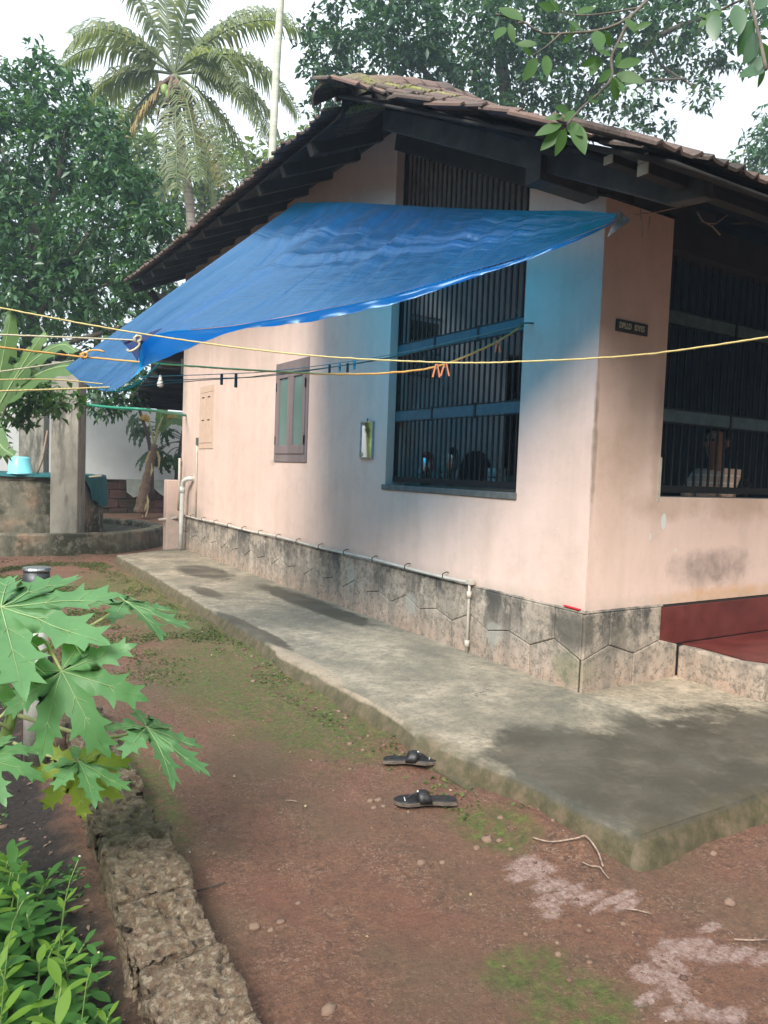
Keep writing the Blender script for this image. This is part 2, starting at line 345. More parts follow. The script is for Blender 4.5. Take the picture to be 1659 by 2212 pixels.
def plinth_material():
    t = NT('weathered_plinth_plaster'); x, y, z = t.xyz()
    n1 = t.noise(2.1, 6, .65); n2 = t.noise(10, 6, .7); st = t.noise(7, 5, .65, stretch=(1, 1, .12)); n3 = t.noise(90, 4, .7); isl = t.island()
    c = t.ramp(n1, [(.3, (.29, .24, .19)), (.5, (.42, .35, .28)), (.7, (.52, .44, .36))])
    low = t.math('SUBTRACT', 1., t.math('MULTIPLY', t.math('SUBTRACT', z, .1), 3.6), clamp=True)
    c = t.mix(t.math('MULTIPLY', low, t.ramp(n2, [(.35, .25), (.6, .85)])), c, (.40, .255, .185))
    c = t.mix(t.ramp(st, [(.46, 0.), (.62, .55)]), c, (.17, .155, .125))
    c = t.mix(t.ramp(t.noise(22, 6, .8), [(.4, .8), (.52, 0.)]), c, (.12, .11, .085))
    blk = t.math('MULTIPLY', t.ramp(t.noise(1.9, 6, .75), [(.46, 0.), (.55, 1.)]), t.math('MULTIPLY', t.math('SUBTRACT', z, .2), 2.6, clamp=True))
    c = t.mix(t.math('MULTIPLY', blk, t.ramp(st, [(.3, .2), (.55, .95)])), c, (.045, .045, .042))
    wn_ = t.noise(5, 6, .7)
    c = t.mix(t.ramp(t.spot((-.02, .05, .5), (.15, .28, .16), .8, wn_), [(.1, 0.), (.5, .8)]), c, (.08, .075, .06))
    c = t.mix(t.ramp(t.spot((.3, -.03, .45), (.14, .28, .12), .8, wn_), [(.1, 0.), (.5, .6)]), c, (.09, .085, .065))
    c = t.mix(t.ramp(t.spot((0, .1, .25), (.3, .2, .16), .8, wn_), [(.1, 0.), (.5, .5)]), c, (.16, .17, .09))
    for p in ((-.02, 1.95, .36), (-.02, 3.0, .45), (-.02, .85, .33)):   # grey cement repairs
        c = t.mix(t.ramp(t.spot(p, (.1, .1, .12), 1.2, wn_), [(.1, 0.), (.35, .6)]), c, (.34, .34, .30))
    c = t.mix(t.math('MULTIPLY', isl, .12), c, (.2, .17, .14))
    h = t.math('ADD', t.math('MULTIPLY', n3, .4), n2)
    return t.done(c, .85, t.bump(h, .5, .012))
def well_material():
    t = NT('mossy_plaster'); x, y, z = t.xyz()
    n1 = t.noise(1.3, 6, .65); n2 = t.noise(8, 6, .7); st = t.noise(6, 5, .65, stretch=(1, 1, .13)); n3 = t.noise(80, 3, .7)
    c = t.ramp(n1, [(.35, (.17, .16, .12)), (.52, (.22, .20, .15)), (.64, (.33, .22, .14))])
    c = t.mix(t.ramp(st, [(.46, 0.), (.6, .8)]), c, (.10, .10, .075))
    c = t.mix(t.math('MULTIPLY', t.ramp(n2, [(.42, 0.), (.5, .94)]), t.ramp(t.noise(.9, 5, .7), [(.42, .2), (.55, 1.)])), c, (.03, .034, .018))
    lowf = t.math('SUBTRACT', 1., t.math('MULTIPLY', z, 3.4), clamp=True)
    c = t.mix(t.math('MULTIPLY', lowf, t.ramp(n2, [(.4, .25), (.6, .9)])), c, (.05, .05, .025))
    return t.done(c, .85, t.bump(t.math('ADD', n2, t.math('MULTIPLY', n3, .3)), .5, .012))
def tile_material():
    t = NT('weathered_clay_tile'); isl = t.island()
    oi = t.new('ShaderNodeObjectInfo').outputs['Random']; n2 = t.noise(9, 6, .7); n3 = t.noise(60, 4, .7)
    f = t.math('ADD', t.math('MULTIPLY', oi, .5), t.math('MULTIPLY', n2, .5))
    c = t.ramp(f, [(.25, (.05, .037, .032)), (.5, (.10, .066, .055)), (.74, (.16, .095, .075)), (.93, (.34, .15, .09))])
    c = t.mix(t.ramp(n3, [(.45, 0.), (.7, .6)]), c, (.17, .15, .13))
    li = t.math('MULTIPLY', t.spot((-.1, 2.05, 4.5), (1.0, .35, .3), 1.3, t.noise(4, 6, .7)), 1.6, clamp=True)   # lichen below the hip tiles
    c = t.mix(t.math('MULTIPLY', li, t.ramp(n3, [(.42, 0.), (.55, 1.)])), c, (.30, .34, .05))
    return t.done(c, .85, t.bump(t.math('ADD', n2, t.math('MULTIPLY', n3, .4)), .5, .01))
def stone_material():
    t = NT('laterite_block_stone'); x, y, z = t.xyz()
    n1 = t.noise(3, 6, .65); n2 = t.noise(26, 6, .72); n3 = t.noise(110, 4, .7); v = t.voro(38)
    c = t.ramp(n2, [(.3, (.07, .05, .033)), (.43, (.19, .145, .09)), (.56, (.32, .25, .165)), (.72, (.52, .42, .31))])
    c = t.mix(t.ramp(v, [(.3, 0.), (.65, .55)]), c, (.20, .10, .06))
    c = t.mix(t.ramp(t.voro(17), [(.1, .85), (.3, 0.)]), c, (.045, .03, .022))
    c = t.mix(t.ramp(n3, [(.55, 0.), (.72, .5)]), c, (.5, .4, .32))
    vs_ = t.new('ShaderNodeSeparateColor'); t.l.new(t.voro(85, out='Color'), vs_.inputs[0]); c = t.mix(t.math('MULTIPLY', vs_.outputs[0], .5), c, (.10, .07, .045)); c = t.mix(t.math('MULTIPLY', t.ramp(vs_.outputs[1], [(.6, 0.), (1., .6)]), t.ramp(n2, [(.4, .2), (.6, 1.)])), c, (.58, .48, .37))
    far = t.math('MULTIPLY', t.math('ADD', y, 1.25), 1.5, clamp=True)     # the farther blocks are overgrown
    mo = t.math('MULTIPLY', t.ramp(n1, [(.35, .15), (.6, 1.)]), t.math('ADD', t.math('MULTIPLY', far, .75), .12))
    c = t.mix(mo, c, t.ramp(n2, [(.3, (.02, .02, .012)), (.6, (.06, .062, .025)), (.8, (.12, .12, .045))]))
    sidef = t.math('SUBTRACT', 1., t.math('MULTIPLY', t.math('ADD', t.math('SUBTRACT', x, -3.06), t.math('MULTIPLY', z, .0)), 40.), clamp=True)
    return t.done(c, .9, t.bump(t.math('ADD', n2, t.math('MULTIPLY', n3, .5)), 1., .02))
def tarp_material():
    t = NT('blue_tarpaulin'); uv = t.new('ShaderNodeUVMap'); uv.uv_map = 'UVMap'; n = t.noise(1, 5, .65, vec=uv.outputs[0], stretch=(48, 3.2, 1)); wv = t.noise(1, 4, .6, vec=uv.outputs[0], stretch=(7, 40, 1)); n5 = t.noise(1.4, 4, .6)
    c = t.mix(t.ramp(n, [(.5, 0.), (.66, .3)]), t.ramp(n5, [(.3, (.012, .06, .38)), (.7, (.025, .10, .46))]), (.2, .34, .62))
    us = t.new('ShaderNodeSeparateXYZ'); t.l.new(uv.outputs[0], us.inputs[0])
    cz = t.math('MAXIMUM', t.ramp(t.math('PINGPONG', t.math('MULTIPLY', us.outputs[0], 7.), .5), [(.0, 1.), (.035, 0.)]), t.ramp(t.math('PINGPONG', t.math('MULTIPLY', us.outputs[1], 4.), .5), [(.0, 1.), (.03, 0.)]))
    bn = t.bump(n, .6, .03, t.bump(wv, .3, .03, t.bump(cz, .35, .008)))
    df = t.new('ShaderNodeBsdfDiffuse'); t.l.new(c, df.inputs['Color']); t.l.new(bn, df.inputs['Normal'])
    tr = t.new('ShaderNodeBsdfTranslucent'); tr.inputs['Color'].default_value = (.0, .50, 1.0, 1)
    mx = t.new('ShaderNodeMixShader'); mx.inputs[0].default_value = .82
    t.l.new(df.outputs[0], mx.inputs[1]); t.l.new(tr.outputs[0], mx.inputs[2])
    gl = t.new('ShaderNodeBsdfGlossy'); gl.inputs['Roughness'].default_value = .27; gl.inputs['Color'].default_value = (.5, .74, 1., 1); t.l.new(bn, gl.inputs['Normal'])
    lw = t.new('ShaderNodeLayerWeight'); lw.inputs['Blend'].default_value = .5; t.l.new(bn, lw.inputs['Normal'])
    m2 = t.new('ShaderNodeMixShader'); t.l.new(t.math('ADD', .05, t.math('MULTIPLY', t.math('POWER', lw.outputs['Facing'], 3.0), .62)), m2.inputs[0]); t.l.new(mx.outputs[0], m2.inputs[1]); t.l.new(gl.outputs[0], m2.inputs[2])
    t.l.new(m2.outputs[0], t.out.inputs['Surface'])
    return t.m
M = dict(ground=ground_material(), slab=slab_material(), wall=wall_material(), plinth=plinth_material(), well=well_material(), tile=tile_material(), stone=stone_material(), tarp=tarp_material())
def woodmat(name, c1, c2, st=(1, 1, 1)):
    t = NT(name); n = t.noise(5, 6, .7, stretch=st); n2 = t.noise(40, 5, .7, stretch=st)
    c = t.mix(t.ramp(n2, [(.4, 0.), (.7, .5)]), t.ramp(n, [(.3, c1), (.7, c2)]), tuple(a*.6 for a in c1))
    return t.done(c, .85, t.bump(n2, .4, .006))
M['pillar'] = (lambda t: t.done(t.mix(t.math('MULTIPLY', t.ramp(t.noise(7, 6, .7, stretch=(1, 1, .2)), [(.48, 0.), (.6, .8)]), t.ramp(t.noise(1.2, 4), [(.4, .3), (.6, 1.)])), t.ramp(t.noise(2.5, 6, .7), [(.3, (.19, .18, .15)), (.7, (.33, .31, .26))]), (.05, .05, .04)), .85, t.bump(t.noise(12, 6, .7), .4, .01)))(NT('grey_pillar_plaster'))
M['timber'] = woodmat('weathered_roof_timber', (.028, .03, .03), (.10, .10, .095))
M['timber_dark'] = woodmat('near_black_timber', (.010, .009, .008), (.03, .026, .023))  # near-black tone for rafters, roof underside, boards and shed
M['timber_end'] = woodmat('cut_timber_end', (.42, .4, .34), (.6, .57, .48))
M['red_floor'] = (lambda t: t.done(t.ramp(t.noise(6, 6, .65), [(.3, (.075, .015, .012)), (.7, (.15, .03, .024))]), t.ramp(t.noise(3, 4), [(.3, .3), (.7, .55)]), t.bump(t.noise(50, 3), .1, .004)))(NT('red_oxide_floor'))
M['bar'] = simple('black_painted_iron', (.008, .009, .010), .6, .4, 40, spec=.25)
M['sill'] = simple('dark_cement_sill', (.10, .105, .10), .8, .35, 14, bump=.4)
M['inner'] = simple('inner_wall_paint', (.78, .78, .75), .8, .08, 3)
M['inner_dark'] = simple('shade_dark_inner_wall', (.06, .06, .055), .9, .2, 3)  # near-black colour stands in for the shade deep inside the room
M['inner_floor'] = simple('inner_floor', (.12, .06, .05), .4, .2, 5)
M['frame'] = woodmat('mauve_brown_frame_paint', (.17, .13, .125), (.24, .19, .18), (1, 1, .1))
M['glass_green'] = (lambda t: t.done(t.ramp(t.noise(1.2, 3), [(.3, (.10, .17, .145)), (.7, (.14, .21, .18))]), .22, None, Specular_IOR_Level=.6))(NT('frosted_green_pane'))
M['shutter'] = simple('peach_shutter_paint', (.56, .40, .30), .7, .06, 8, bump=.1)
M['gap'] = simple('dark_gap', (.02, .015, .012), .9, .2, 10, bump=0)
M['pvc'] = simple('white_pvc', (.62, .62, .58), .4, .12, 12, bump=.1)
M['pvc_dull'] = simple('dull_white_pvc', (.50, .48, .42), .5, .2, 7, bump=.1)
M['pvc_dirty'] = simple('aged_pvc', (.46, .42, .35), .6, .25, 9, bump=.2)
M['steel'] = simple('brushed_steel', (.6, .62, .63), .25, .08, 60, metal=1., bump=.05)
M['tin'] = simple('dull_tin', (.42, .44, .45), .38, .2, 30, metal=.9, bump=.15)
M['darkmetal'] = simple('dark_band_metal', (.08, .085, .09), .5, .3, 30, metal=.6)
M['white_wall'] = (lambda t: t.done(t.mix(t.ramp(t.noise(3, 5, .65), [(.4, 0.), (.75, .2)]), t.ramp(t.noise(.7, 4), [(.3, (.68, .72, .72)), (.7, (.78, .80, .78))]), (.40, .37, .30)), .8, t.bump(t.noise(20, 4), .15, .006)))(NT('whitewashed_wall'))
M['laterite_dark'] = (lambda t: t.done(t.mix(t.ramp(t.noise(1.6, 6, .7), [(.45, 0.), (.6, .9)]), t.ramp(t.noise(7, 6, .7), [(.3, (.07, .035, .028)), (.7, (.15, .08, .06))]), (.035, .045, .018)), .9, t.bump(t.noise(12, 6, .7), .8, .03)))(NT('mossy_laterite_footing'))
M['mirror'] = simple('mirror_glass', (.85, .87, .86), .03, .01, 5, metal=1., bump=0)
M['black'] = simple('black_plastic', (.012, .012, .013), .4, .3, 30)
M['leather'] = simple('black_sandal_leather', (.018, .017, .018), .48, .6, 45, bump=.5)
M['sole'] = simple('worn_sandal_sole', (.13, .105, .085), .8, .35, 50, bump=.3)
M['silverprint'] = simple('silver_trim', (.6, .6, .58), .4, .1, 60)
M['blue_plastic'] = simple('pale_blue_plastic', (.21, .66, .76), .4, .04, 8, bump=.04)
M['net'] = (lambda t: t.done(t.ramp(t.noise(30, 5, .7, stretch=(1, 1, .15)), [(.3, (.006, .075, .085)), (.7, (.02, .16, .17))]), .8, t.bump(t.noise(150, 3, .8), .6, .01)))(NT('teal_shade_net'))
M['rope_yellow'] = simple('yellow_nylon_rope', (.60, .49, .20), .6, .2, 200, bump=.6)
M['rope_orange'] = simple('orange_nylon_rope', (.68, .36, .09), .6, .2, 200, bump=.6)
M['rope_cream'] = simple('cream_cotton_rope', (.55, .50, .36), .85, .2, 200, bump=.8)
M['cord_green'] = simple('dark_green_cord', (.05, .12, .10), .6, .3, 90)
M['cord_grey'] = simple('grey_cord', (.25, .27, .24), .7, .3, 90)
M['hose'] = simple('green_hose', (.02, .22, .14), .4, .1, 30)
M['peg_orange'] = simple('orange_peg_plastic', (.75, .24, .10), .5, .08, 40, bump=0)
M['peg_dark'] = simple('dark_teal_peg_plastic', (.012, .045, .055), .5, .2, 40, bump=0)
M['peg_cyan'] = simple('cyan_peg_plastic', (.02, .38, .48), .5, .08, 40, bump=0)
M['bark'] = (lambda t: t.done(t.ramp(t.noise(9, 6, .7, stretch=(1, 1, .3)), [(.3, (.07, .06, .045)), (.7, (.2, .175, .14))]), .9, t.bump(t.noise(22, 6, .7, stretch=(1, 1, .4)), .8, .03)))(NT('tree_bark'))
M['palm_bark'] = (lambda t: t.done(t.ramp(t.noise(2.2, 5, .6, stretch=(.3, .3, 6)), [(.3, (.12, .10, .085)), (.7, (.27, .235, .2))]), .9, t.bump(t.noise(2.2, 5, .6, stretch=(.3, .3, 6)), .8, .05)))(NT('ringed_palm_bark'))
M['areca_bark'] = (lambda t: t.done(t.ramp(t.noise(2., 4, .6, stretch=(.3, .3, 5)), [(.35, (.36, .38, .30)), (.65, (.52, .54, .44))]), .8, None))(NT('pale_areca_bark'))
M['leaf_dark'] = leafmat('glossy_dark_leaf', (.022, .065, .03), (.06, .15, .06), (.17, .28, .09), .28, .38, .7)
M['leaf_jack'] = leafmat('jackfruit_leaf', (.02, .058, .035), (.055, .135, .065), (.15, .25, .09), .28, .38, .7)
M['leaf_far'] = leafmat('far_yellowgreen_leaf', (.05, .10, .03), (.15, .22, .06), (.36, .34, .07), .35, .6)
M['leaf_bright'] = leafmat('fresh_near_leaf', (.035, .09, .025), (.07, .15, .04), (.13, .22, .06), .35, .5, .3)
M['leaf_weed'] = leafmat('weed_leaf', (.035, .11, .025), (.08, .21, .045), (.2, .36, .06), .35, .5, .3)
M['leaf_papaya'] = leafmat('papaya_leaf', (.07, .21, .08), (.21, .44, .18), (.30, .50, .18), .42, .45)
M['leaf_papaya_under'] = leafmat('yellowing_papaya_leaf', (.16, .27, .06), (.34, .42, .08), (.5, .46, .07), .45, .5)
M['vein'] = simple('leaf_vein', (.30, .42, .18), .5, .1, 20, bump=0)
M['stem_green'] = simple('green_stem', (.20, .30, .09), .5, .25, 20)
M['petiole'] = simple('pale_petiole', (.42, .42, .2), .5, .15, 20)
M['leaf_banana'] = leafmat('banana_leaf', (.07, .15, .055), (.13, .23, .09), (.22, .32, .13), .35, .4)
M['leaf_palm'] = leafmat('coconut_leaflet', (.10, .14, .08), (.22, .26, .14), (.42, .40, .22), .35, .5)
M['leaf_palm_dry'] = leafmat('dry_coconut_leaflet', (.16, .12, .06), (.36, .28, .13), (.5, .38, .14), .3, .6)
M['dry_brown'] = simple('dry_brown_fibre', (.16, .11, .075), .9, .35, 15)
M['moss'] = leafmat('ground_moss_leaf', (.04, .07, .015), (.09, .13, .03), (.2, .24, .05), .2, .7)
M['pebble'] = (lambda t: t.done(t.ramp(t.math('ADD', t.math('MULTIPLY', t.island(), .6), t.math('MULTIPLY', t.noise(30, 4), .4)), [(.2, (.10, .055, .04)), (.55, (.17, .10, .07)), (.85, (.25, .17, .12))]), .85, t.bump(t.noise(80, 4), .4, .006)))(NT('laterite_pebble'))
M['litter'] = leafmat('pale_dry_litter', (.35, .25, .12), (.5, .42, .25), (.6, .55, .4), .1, .8)
M['twig'] = simple('bare_twig', (.30, .215, .165), .85, .4, 60)

# ------------------------------------------------------------------ ground
def fbm(x, y, s, o=3):
    return noise.fractal(Vector((x*s, y*s, 0.3)), 1.0, 2.0, o)
def gh(x, y):
    h = .012*fbm(x, y, 1.1)+.006*fbm(x, y, 7)
    if -4 < x < 1.5 and y < 7: h += .0035*fbm(x, y, 21)
    if x < -3.1: h -= .03*min(1, (-3.1-x)/.1)*(1 if y < 3 else max(0, 1-(y-3)))
    if y > 12.2: h += .32*min(1, (y-12.2)/1.6)
    d = min(abs(x+1.4), 1)                      # soil banked a little along the pavement
    if x < -1.2: h += .045*max(0, 1-abs(x+1.38)/.22)*max(0, .5+.9*fbm(x, y, 2.7))*(1 if y > -1.3 else .4)
    return h
def axis(lo, hi, step, flo, fhi):
    a = list(np.arange(lo, hi+1e-6, step)); s = step; v = lo; pre = []
    while v > flo: s *= 1.13; v -= s; pre.append(max(v, flo))
    s = step; v = hi; post = []
    while v < fhi: s *= 1.13; v += s; post.append(min(v, fhi))
    return np.array(pre[::-1]+a+post)
gx = axis(-3.8, 1.2, .026, -400, 400); gy = axis(-2.5, 5.2, .032, -400, 600)
GV = np.zeros((len(gy), len(gx), 3))
for j, y in enumerate(gy):
    for i, x in enumerate(gx):
        GV[j, i] = (x, y, gh(x, y) if abs(x) < 40 and abs(y) < 40 else (.32 if y > 12 else 0))
nx = len(gx); ids = np.arange(len(gx)*len(gy)).reshape(len(gy), nx)
GF = np.stack([ids[:-1, :-1], ids[:-1, 1:], ids[1:, 1:], ids[1:, :-1]], -1).reshape(-1, 4)
npmesh('ground', GV.reshape(-1, 3), GF, M['ground'], smooth=True, kind='structure')

# ------------------------------------------------------------------ concrete pavement round the house
edge = [(-1.19, 7.9), (-1.2, 5.9), (-1.25, 4.33), (-1.28, 3.27), (-1.32, 1.99), (-1.385, 1.63), (-1.36, .96), (-1.355, .28), (-1.365, -.02), (-1.41, -.2), (-1.375, -.45), (-1.315, -.73), (-1.285, -.94), (-1.29, -1.23), (-1.25, -1.46)]
dense = []
for (a, b) in zip(edge[:-1], edge[1:]):
    L_ = math.hypot(b[0]-a[0], b[1]-a[1]); n_ = max(2, int(L_/.05))
    for k in range(n_):
        f_ = k/n_; x = a[0]+(b[0]-a[0])*f_; y = a[1]+(b[1]-a[1])*f_
        dense.append((x+.012*noise.noise(Vector((y*2.3, 5, 0)))+.012*noise.noise(Vector((y*13, 9, 0)))+.006*noise.noise(Vector((y*31, 9, 0))), y))
dense.append((-1.25, -1.465))
SX = 24
V = []; F = []
rows = []
xs_r = 6.0
for (ex, ey) in dense:          # rows along the house: from outer edge to under the plinth
    chip = max(0, noise.noise(Vector((ey*4.1, 2, 0)))-.1)*.09
    row = [(ex-.05, ey, -.05), (ex-.022+chip*.4, ey, .06), (ex+chip*.6, ey, .104-chip*.4), (ex+.012+chip, ey, .1195)]
    for k in range(1, SX+1):
        x = ex+.03+(0.35-ex)*k/SX
        row.append((x, ey, .12+.004*fbm(x, ey, 2.2)))
    rows.append(row)
for row in rows: V += row
w_ = len(rows[0])
for j in range(len(rows)-1):
    for i in range(w_-1): F.append((j*w_+i, j*w_+i+1, (j+1)*w_+i+1, (j+1)*w_+i))
npv = len(V)
# far end face up to the well ring
fe = rows[0]; V += [(p[0]+.05*0, p[1]+(.75*max(0, (p[0]+1.16))/1.2 if p[0] > -1.16 else 0)+.02, p[2]) for p in fe] + [(p[0], p[1]+(.75*max(0, (p[0]+1.16))/1.2 if p[0] > -1.16 else 0)+.04, -.05) for p in fe]
for i in range(w_-1):
    F.append((i, npv+i, npv+i+1, i+1)); F.append((npv+i, npv+w_+i, npv+w_+i+1, npv+i+1))
# front part that runs along facade two (towards +x)
fr = []
nb = len(V)
xs = np.linspace(-1.30, 6.0, 150)
ys = [(-1.52, -.05), (-1.49, .06), (-1.462, .1195)]
for k, x in enumerate(xs):
    wob = .02*noise.noise(Vector((x*2.1, 3, 0)))+.01*noise.noise(Vector((x*11, 3, 0))) if k else 0
    fr.append([(x, yy+(wob if zz < .1 else 0), zz) for yy, zz in ys])
    if k == 0: fr[-1] = [(-1.30, -1.465, -.05), (-1.272, -1.465, .06), (-1.25, -1.465, .1195)]
    if k == 1: fr[-1] = [(-1.285, -1.515, -.05), (-1.255, -1.488, .06), (-1.245, -1.466, .1195)]
    V += fr[-1]
for k in range(len(xs)-1):
    for i in range(2): F.append((nb+k*3+i, nb+(k+1)*3+i, nb+(k+1)*3+i+1, nb+k*3+i+1))
nb2 = len(V)                    # body strip right of the first grid
xx = np.linspace(.35, 6.0, 60); yy_ = np.linspace(-1.465, .3, 24)
for y in yy_:
    for x in xx: V.append((x, y, .1195+.003*fbm(x, y, 2.2)))
for j in range(len(yy_)-1):
    for i in range(len(xx)-1): F.append((nb2+j*60+i, nb2+j*60+i+1, nb2+(j+1)*60+i+1, nb2+(j+1)*60+i))
npmesh('pavement', V, F, M['slab'], smooth=False, kind='structure')
b = MB(); b.prism([on(1000, 1700, 2, 0)+Vector((-.02, .05, -.03)), on(1052, 1738, 2, 0)+Vector((0, 0, -.03)), (-1.28, -1.1, -.03), (-1.3, -.3, -.03), (-1.42, -.12, -.03)], (0, 0, .045))
b.build('paving_ledge', M['slab'], kind='structure')
# ------------------------------------------------------------------ the house
house = thing('house', 'single storey peach painted house with clay tile roof and barred openings', 'house', (0, 0, 0))
def top_front(y): return 3.25+.37*y                       # sloping head of the gable pier
b = MB()
# side wall (x = 0): corner pier, apron under the opening, long wall
b.hexa([(0, 0, .64), (.2, 0, .64), (.2, .70, .64), (0, .70, .64), (0, 0, 3.25), (.2, 0, 3.25), (.2, .70, 3.51), (0, .70, 3.51)])
b.box((0, .70, .64), (.2, 2.47, 1.33))
b.box((0, 2.47, .64), (.2, 8.78, 4.56))
# front wall (y = 0): pier, apron, far pier
b.box((.2, 0, .64), (.66, .2, 3.25)); b.box((.66, 0, .64), (3.3, .2, 1.39)); b.box((3.3, 0, .64), (6.5, .2, 3.25))
b.box((.2, 8.58, .1), (6.0, 8.78, 4.5)); b.box((6.3, .2, .1), (6.5, 8.58, 3.2))
wall = b.build('wall', M['wall'], house)
b = MB()   # inside
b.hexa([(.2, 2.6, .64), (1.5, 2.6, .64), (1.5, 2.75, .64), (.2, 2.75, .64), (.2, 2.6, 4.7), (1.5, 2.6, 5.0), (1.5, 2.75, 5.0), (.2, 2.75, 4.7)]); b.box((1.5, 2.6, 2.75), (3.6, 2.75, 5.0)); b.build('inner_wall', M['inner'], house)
b = MB(); b.hexa([(3.5, .2, .64), (3.65, .2, .64), (3.65, 2.6, .64), (3.5, 2.6, .64), (3.5, .2, 3.66), (3.65, .2, 3.66), (3.65, 2.6, 5.0), (3.5, 2.6, 5.0)]); b.box((1.3, 5.2, .6), (3.7, 5.3, 4.5)); b.box((3.7, 2.7, .6), (3.8, 5.3, 4.5)); b.box((1.2, 2.76, .6), (1.3, 5.3, 4.5)); b.build('dark_inner_wall', M['inner_dark'], house)  # walls and back room added, coloured dark so the interior reads as unlit
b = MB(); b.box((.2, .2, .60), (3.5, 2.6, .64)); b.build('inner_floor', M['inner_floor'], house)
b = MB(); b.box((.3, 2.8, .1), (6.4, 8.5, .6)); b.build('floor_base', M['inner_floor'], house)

# plinth: recessed backing and proud mortar panels between zigzag grooves
b = MB(); b.box((-.006, .0, .02), (.3, 8.78, .633)); b.box((.3, -.006, .02), (6.5, .3, .633))
pl_ = b.build('plinth', M['gap'], house)
def panel(pts2, side):
    n = len(pts2); cx = sum(p[0] for p in pts2)/n; cz = sum(p[1] for p in pts2)/n
    def inset(d):
        out = []
        for i in range(n):
            p0, p1, p2 = pts2[i-1], pts2[i], pts2[(i+1) % n]
            a = Vector((p1[0]-p0[0], p1[1]-p0[1])).normalized(); c = Vector((p2[0]-p1[0], p2[1]-p1[1])).normalized()
            na = Vector((-a.y, a.x)); nc = Vector((-c.y, c.x)); bis = (na+nc); bis = bis/max(.35, bis.dot(na))
            out.append((p1[0]+bis.x*d, p1[1]+bis.y*d))
        return out
    o1 = inset(.002); o2 = inset(.009); pr_ = .012+.010*abs(noise.noise(Vector((cx*3.3, cz*9, 1.))))
    m = MB(); lay = []
    for (pp, dep) in ((o1, .004), (o1, pr_), (o2, pr_+.006)):
        lay.append([((-dep if side == 'x' else p[0]), (p[0] if side == 'x' else -dep), p[1]) for p in pp])
    vs_ = lay[0]+lay[1]+lay[2]; fs = []
    for l in (0, 1):
        for i in range(n): fs.append((l*n+i, l*n+(i+1) % n, (l+1)*n+(i+1) % n, (l+1)*n+i))
    fs.append(tuple(range(2*n, 3*n)))
    m.add(vs_, fs); m.build('plinth_panel', M['plinth'], pl_)
def jz(y, hi): return (.40 if hi else .33)+.02*math.sin(y*7.1)
PY = [.24+.45*k for k in range(19)]
def ccw(p):   # orientation so that inset goes inward
    a = sum(p[i][0]*p[(i+1) % len(p)][1]-p[(i+1) % len(p)][0]*p[i][1] for i in range(len(p)))
    return p if a > 0 else p[::-1]
VY = [.012]+[y+.225 for y in PY]
for k in range(len(PY)-1):     # upper panels
    panel(ccw([(PY[k], .632), (PY[k+1], .632), (PY[k+1], jz(PY[k+1], 1)), (VY[k+1], jz(VY[k+1], 0)), (PY[k], jz(PY[k], 1))]), 'x')
    panel(ccw([(VY[k], .10), (VY[k+1], .10), (VY[k+1], jz(VY[k+1], 0)), (PY[k], jz(PY[k], 1)), (VY[k], jz(VY[k], 0))]), 'x')
panel(ccw([(-.0, .632), (PY[0], .632), (PY[0], jz(PY[0], 1)), (-.0, jz(0, 0))]), 'x')
panel(ccw([(PY[-1], .632), (8.78, .632), (8.78, .37), (PY[-1], jz(PY[-1], 1))]), 'x'); panel(ccw([(VY[-2], .1), (8.78, .1), (8.78, .37), (PY[-1], jz(PY[-1], 1)), (VY[-2], jz(VY[-2], 0))]), 'x')
XU = [.225, .735]
panel(ccw([(-.018, .632), (.225, .632), (.225, .41), (-.018, jz(0, 0))]), 'y'); panel(ccw([(.225, .632), (.735, .632), (.735, .40), (.47, .33), (.225, .41)]), 'y')
panel(ccw([(-.018, .10), (.47, .10), (.47, .33), (.225, .41), (-.018, jz(0, 0))]), 'y'); panel(ccw([(.47, .10), (.93, .10), (.93, .352), (.735, .40), (.47, .33)]), 'y')
b = MB(); b.prism([(-.022, -.022, .634), (.75, -.022, .634), (.75, .02, .648), (-.0, .02, .648)], (0, 0, .004)); b.prism([(-.022, -.022, .634), (0.02, .0, .648), (.02, 8.78, .648), (-.022, 8.78, .634)], (0, 0, .004))
b.build('plinth_ledge', M['plinth'], house)
b = MB(); b.box((.735, -.012, .355), (6.4, .02, .622)); b.build('red_skirting', M['red_floor'], house, bevel=.004)

# entrance step
st = MB(); st.box((.93, -.66, .05), (6.0, -.026, .345)); step = st.build('entrance_step', M['plinth'], house, bevel=.018)
st = MB(); st.prism([(.97, -.03, .349), (.99, -.15, .349), (.96, -.5, .349), (1.03, -.63, .349), (5.9, -.63, .349), (5.9, -.03, .349)], (0, 0, .006)); st.build('step_tread', M['red_floor'], step)

